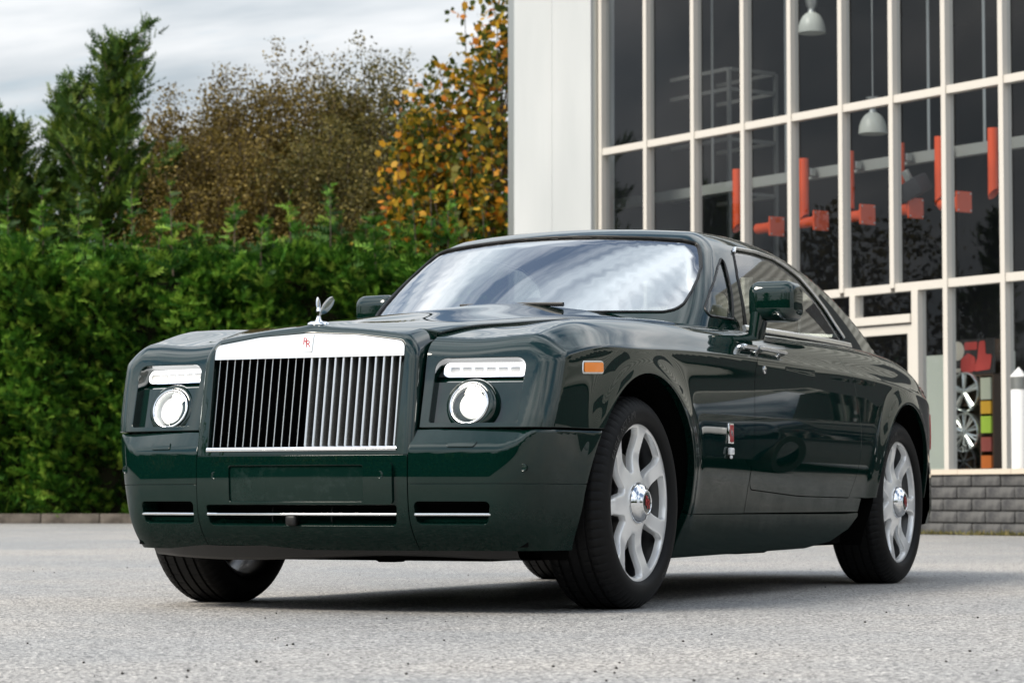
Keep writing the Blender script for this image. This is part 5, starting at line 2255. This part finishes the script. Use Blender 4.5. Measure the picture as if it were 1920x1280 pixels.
def make_wheel(x, y, spin):
    w = link_mesh('wheel', me_rim, None, car)
    for nm, me in (('tyre', me_tyre), ('rim_barrel', me_barrel), ('brake_disc', me_disc), ('hub_cap', me_hub), ('hub_badge', me_hubc), ('hub_letters', me_hubl), ('sidewall_lettering', me_tl), ('size_lettering', me_t2)):
        c = link_mesh(nm, me, None, w)
        if nm in ('sidewall_lettering', 'size_lettering', 'hub_letters'):
            c.rotation_euler = (0, -spin, 0)
    w.location = (x, y, TR - .004)
    # spin about the axle, then turn the far wheels to face outwards
    w.rotation_mode = 'XYZ'
    w.matrix_basis = Matrix.Translation((x, y, TR - .004)) @ (Matrix.Rotation(math.pi, 4, 'Z') if y < 0 else Matrix.Identity(4)) @ Matrix.Rotation(spin, 4, 'Y')
    return w


YC = .962 - half
make_wheel(0.0, YC, R(4))
make_wheel(-3.32, YC, R(176))
make_wheel(0.0, -YC, R(20))
make_wheel(-3.32, -YC, R(33))
# wheel housings
for (cx, cz, r) in (ARCH_F, ARCH_R):
    for sg in (1, -1):
        m = MB()
        n = 30
        pts = arc((cx, cz), r + .010, -25, 205, n)
        for (px, pz) in pts:
            m.v += [(px, (float(Yside(np.array(px), np.array(pz))) - .010) * sg, pz), (px, .60 * sg, pz)]
        for i in range(n):
            m.f.append((2 * i, 2 * i + 1, 2 * i + 3, 2 * i + 2))
        m.v.append((cx, .60 * sg, cz))
        c_ = len(m.v) - 1
        for i in range(n):
            m.f.append((2 * i + 1, c_, 2 * i + 3))
        m.build('wheel_housing', M_dark, car)

# ------------------------------------------------------------------ flank details
def on_side(x, z):
    return from_side(F_body, [(x, z)])[0]


for sg in (1, -1):
    mk = np.array([1, sg, 1])
    o = rounded([(.495, .847), (.357, .853), (.353, .896), (.490, .890)], .008, 4)
    fr = patch('side_marker', F_body, P_wing, [from_side(F_body, dense(o, .008))], M_chrome, car, h=.02, lip=.008, off=.003)[0]
    oi = o.mean(0) + (o - o.mean(0)) * np.array([.93, .80])
    le = patch('marker_lens', F_body, P_wing, [from_side(F_body, dense(oi, .008))], M_amber, fr, h=.02, lip=.005, off=.0055)[0]
    # wing badge and little light under it
    p0 = on_side(-.880, .665)
    bd = MB().rbox((-.880, p0[1] + .002, .665), (.058, .008, .082), .003, 2)
    bd = bd.build('wing_badge', M_chrome, car, 40)
    rd = MB().rbox((-.880, p0[1] + .0045, .665), (.042, .006, .070), .002, 1).build('badge_enamel', M_red, bd, 40)
    mo = monogram('badge_letters', lambda a, b: (-.880 - a, p0[1] + .0082, .665 + b), .030, M_chrome, bd)
    wl_ = MB().rbox((-.880, p0[1] + .004, .594), (.050, .014, .030), .006, 2).rbox((-.880, p0[1] + .003, .571), (.022, .008, .014), .003, 1).build('wing_lamp', M_white_lens, car, 40)
    # door handle: escutcheon on the wing side, grip on the door
    hp0 = from_side(F_body, [(-1.14, 1.016)])[0]
    Lz = 1.024
    hd = MB()
    xs = np.linspace(-1.075, -1.236, 14)
    Ph = from_side(F_body, np.stack([xs, np.full(14, Lz)], -1))
    rr = [.010] + [.016] * 12 + [.012]
    hd.tube(Ph + np.array([0, .020, .002]), rr, 12, flat=.7)
    hd.tube([Ph[1] + np.array([0, .0, -.005]), Ph[1] + np.array([0, .022, 0])], .013, 10)
    handle = hd.build('door_handle', M_chrome, car, 60)
    xs = np.linspace(-1.252, -1.60, 14)
    Ph2 = from_side(F_body, np.stack([xs, np.linspace(1.024, 1.018, 14)], -1))
    g2 = MB().tube(Ph2 + np.array([0, .024, .004]), [.010] + [.013] * 12 + [.008], 12, flat=.7)
    g2.tube([Ph2[2] + np.array([0, -.005, -.004]), Ph2[2] + np.array([0, .026, .002])], .012, 10)
    g2.tube([Ph2[-2] + np.array([0, -.005, -.004]), Ph2[-2] + np.array([0, .026, .002])], .010, 10)
    grip = g2.build('handle_grip', M_chrome, handle, 60)
    lk = from_side(F_body, [(-1.305, .938)])[0]
    lock = MB().lathe([(.016, -.003), (.016, .003), (.013, .005), (.0005, .005)], 20, 'y', tuple(lk)).build('door_lock', M_chrome, car, 40)
    if sg < 0:
        for ob in (fr, le, bd, rd, mo, wl_, handle, grip, lock):
            ob.data.transform(Matrix.Scale(-1, 4, Vector((0, 1, 0))))
            ob.data.flip_normals()
# tail lamps, just turning the corner
for sg in (1, -1):
    tl = from_side(F_body, dense(rounded([(-4.18, .66), (-4.30, .66), (-4.32, .84), (-4.20, .84)], .02, 4), .012))
    t_ = patch('tail_lamp', F_body, P_rear, [tl], M_red, car, h=.02, lip=.006, off=.004)[0]
    if sg < 0:
        t_.data.transform(Matrix.Scale(-1, 4, Vector((0, 1, 0))))
        t_.data.flip_normals()
m = MB()
a_ = np.linspace(-1.3, 1.3, 50)
Pr = cast(F_body, (-3.3, 0, .50), np.stack([-np.cos(a_), np.sin(a_), np.zeros(50)], -1), 0, 3)
Pr = Pr[Pr[:, 0] < -3.86]
for (d, z) in ((-.03, .60), (.018, .59), (.024, .52), (.024, .36), (.0, .28), (-.10, .26)):
    for p in Pr:
        q = p - np.array([-3.3, 0, p[2]])
        q = q / np.linalg.norm(q)
        m.v.append(tuple(np.array([p[0], p[1], z]) + q * np.array([1, 1, 0]) * d))
n = len(Pr)
for i in range(5):
    for j in range(n - 1):
        m.f.append((i * n + j, i * n + j + 1, (i + 1) * n + j + 1, (i + 1) * n + j))
m.build('rear_bumper', M_paint, car, 60)
# ------------------------------------------------------------------ display of wheels behind the lower panes
st = empty('display_stand', fp(6.47, .95, FLOOR))
st.rotation_euler = (0, 0, FRZ)
tag(st, 'brown display stand with chrome wheels and coloured boxes in the window', 'display stand')
MB().box((0, .13 * SGN, .80), (.76, .03, 1.58)).build('back_board', M_wood, st)
for x in (-.37, .16, .37):
    MB().box((x, 0, .58), (.025, .24, 1.14)).build('divider', M_wood, st)
for z in (.02, .44, .80, 1.15):
    MB().box((0, 0, z), (.71, .22, .022)).build('shelf', M_wood, st)
# print above the shelves: plain red and cream shapes on dark
pm = mat('print_panel', (.04, .035, .035), .35)
po = tag(FB().fbox(6.105, 6.855, .84, .86, 1.915, 2.335).build('print_panel', pm), 'printed panel of red upholstery shapes above the wheel display', 'panel')
pr1 = mat('print_red', (.50, .07, .06), .4)
pr2 = mat('print_cream', (.60, .55, .46), .4)


def blob(name, cu, cz, pts, mtl):
    m = MB()
    m.prism([(cu + a, cz + b) for a, b in pts], .004, lambda a, b, w: fp(a, .838 - w, b))
    o = m.build(name, mtl)
    o.parent = po
    return o


circ = lambda r, n=20, sx=1.0: [(r * sx * math.cos(2 * math.pi * k / n), r * math.sin(2 * math.pi * k / n)) for k in range(n)]
blob('print_shape', 6.24, 2.20, circ(.115), pr2)
blob('print_shape', 6.42, 2.04, [tuple(p) for p in rounded([(-.13, -.10), (.11, -.10), (.13, .07), (.0, .13), (-.12, .06)], .05, 4)], pr1)
blob('print_shape', 6.66, 2.08, [tuple(p) for p in rounded([(-.16, -.14), (.13, -.12), (.17, .06), (.06, .06), (.05, .23), (-.05, .22), (-.08, .02)], .03, 4)], pr1)
blob('print_shape', 6.46, 2.25, [tuple(p) for p in rounded([(-.10, -.045), (.12, -.045), (.12, .05), (-.10, .05)], .02, 3)], pr1)
blob('print_shape', 6.24, 1.97, [tuple(p) for p in rounded([(-.09, -.03), (.05, -.03), (.05, .02), (-.09, .02)], .015, 3)], pr2)


def shop_wheel(name, label, u, z, r, spokes, wid, mtl, twin):
    w = empty(name, (u - 6.47, -.13 * SGN, z - FLOOR))
    w.parent = st
    w['label'] = label
    MB().lathe([(r * .90, .10 * SGN), (r, .05 * SGN), (r, -.02 * SGN), (r * .95, -.035 * SGN), (r * .88, -.02 * SGN), (r * .86, .04 * SGN)], 48, 'y').build('rim', mtl, w, 50)
    MB().lathe([(r * .18, .0), (r * .17, -.03 * SGN), (.0005, -.035 * SGN)], 24, 'y').build('hub', mtl, w, 50)
    for k in range(spokes):
        a0 = 2 * math.pi * k / spokes + .3
        for off in ((-.11, .11) if twin else (0,)):
            m = MB()
            a = a0 + off
            p0 = Vector((math.cos(a0) * r * .12, -.015 * SGN, math.sin(a0) * r * .12))
            p1 = Vector((math.cos(a) * r * .92, -.012 * SGN, math.sin(a) * r * .92))
            m.tube([p0, p1], [wid, wid * .75], 6)
            m.build('spoke', mtl, w, 40)
    return w


shop_wheel('wheel', 'five-spoke silver wheel on the upper shelf of the display', 6.385, 1.70, .245, 5, .028, M_metal if False else mat('display_silver', (.70, .72, .68), .22, .9), True)
shop_wheel('wheel', 'many-spoked chrome wheel on the middle shelf of the display', 6.375, 1.21, .245, 10, .016, MATS['display_silver'], True)
shop_wheel('wheel', 'dark wheel cut off by the coping on the bottom shelf', 6.37, .86, .20, 7, .016, mat('display_dark_chrome', (.12, .12, .12), .15, .9), False)
for (z0, z1, c, lab) in ((1.60, 1.88, (.42, .44, .34), 'pale box at the top of the narrow shelf column'), (1.43, 1.60, (.62, .34, .03), 'yellow box on the narrow shelf column'),
                         (1.20, 1.42, (.38, .55, .06), 'lime green box on the narrow shelf column'), (.98, 1.17, (.30, .07, .055), 'dull red box on the narrow shelf column'),
                         (.78, .95, (.62, .16, .03), 'orange box at the bottom of the narrow shelf column')):
    mb = mat('box_' + lab.split()[0], c, .6)
    bx_ = FB()
    bx_.fbox(6.665, 6.83, .80, .98, z0, z1 - .02)
    tag(bx_.build('display_box', mb), lab, 'box', 'boxes in the window display')
# ------------------------------------------------------------------ a dark saloon parked to the right, out of view but mirrored in the coupe's door
M_navy = mat('navy_paint', (.004, .006, .012), .4, 0, 1.0, .02, 0.0)
sal = empty('parked_saloon', (-6.3, 3.8, 0), R(3))
tag(sal, 'dark blue saloon mirrored in the door of the green coupe', 'car')
prof_ = [(.0, .28, .80), (.03, .50, .84), (.0, .72, .80), (-.10, .82, .78), (-1.15, .98, .76), (-1.30, 1.00, .74), (-1.85, 1.38, .58), (-2.4, 1.44, .57), (-3.2, 1.40, .56), (-3.9, 1.06, .70), (-4.6, 1.00, .70), (-4.7, .55, .80), (-4.65, .28, .78)]
# body: cross-sections along x, each a rounded half-box
m = MB()
xs_ = np.linspace(0, -4.7, 60)
top_ = np.interp(-xs_, [0, .1, 1.15, 1.30, 4.0, 4.6, 4.7], [.66, .80, .97, .99, 1.03, 1.0, .6])
wid_ = np.interp(-xs_, [0, .15, .6, 3.9, 4.5, 4.7], [.66, .80, .89, .90, .84, .70])
rows = 15
for x, t, w in zip(xs_, top_, wid_):
    sec = [(-w * .92, .22), (-w, .45), (-w, .68), (-w * .96, t - .10), (-w * .86, t - .02), (-w * .6, t + .01), (-w * .3, t + .025), (0, t + .03)]
    sec += [(-a, b) for a, b in sec[:-1]][::-1]
    m.v += [(x, a, b) for a, b in sec]
for i in range(59):
    for j in range(rows - 1):
        m.f.append((i * rows + j, i * rows + j + 1, (i + 1) * rows + j + 1, (i + 1) * rows + j))
m.f.append(tuple(range(rows)))
m.f.append(tuple(59 * rows + j for j in range(rows)))
m.build('body', M_navy, sal, 50)
m = MB()
cab = [(-1.22, .99, .74), (-1.85, 1.36, .60), (-2.4, 1.43, .58), (-3.15, 1.38, .57), (-3.95, 1.02, .70)]
for (x, z, w) in cab:
    m.v += [(x, -w - .06 * (z > 1.2) * 0, .96), (x, -w, z - .04), (x, -w * .8, z), (x, w * .8, z), (x, w, z - .04), (x, w, .96)]
for i in range(4):
    for j in range(5):
        m.f.append((i * 6 + j, i * 6 + j + 1, (i + 1) * 6 + j + 1, (i + 1) * 6 + j))
m.build('cabin', mat('saloon_glass', (.01, .012, .014), .05, 0, 1.0, .01), sal, 30)
MB().rbox((.02, 0, .58), (.05, .86, .20), .03, 2).build('grille', M_dark, sal, 40)
for k in range(12):
    y = -.38 + .76 * k / 11
    if abs(y) < .12:
        continue
    MB().rbox((.05, y, .58), (.012, .014, .16), .003, 1).build('grille_bar', M_chrome, sal)
ring = [(.058, .105 * math.cos(2 * math.pi * k / 32), .58 + .105 * math.sin(2 * math.pi * k / 32)) for k in range(32)]
st_ = MB().tube(ring, .009, 6, closed=True)
for k in range(3):
    a = math.pi / 2 + 2 * math.pi * k / 3
    st_.tube([(.058, 0, .58), (.058, .10 * math.cos(a), .58 + .10 * math.sin(a))], [.016, .004], 6)
st_.build('grille_emblem', M_chrome, sal, 50)
for sg in (1, -1):
    MB().rbox((-.03, .62 * sg, .64), (.10, .30, .13), .04, 3).build('headlamp', M_white_lens, sal, 50)
    for x in (-.85, -3.7):
        w = MB().lathe([(.20, -.09), (.31, -.10), (.325, -.07), (.325, .07), (.31, .10), (.20, .09), (.02, .06)], 32, 'y', (x, .80 * sg, .325)).build('wheel', M_rubber, sal, 50)
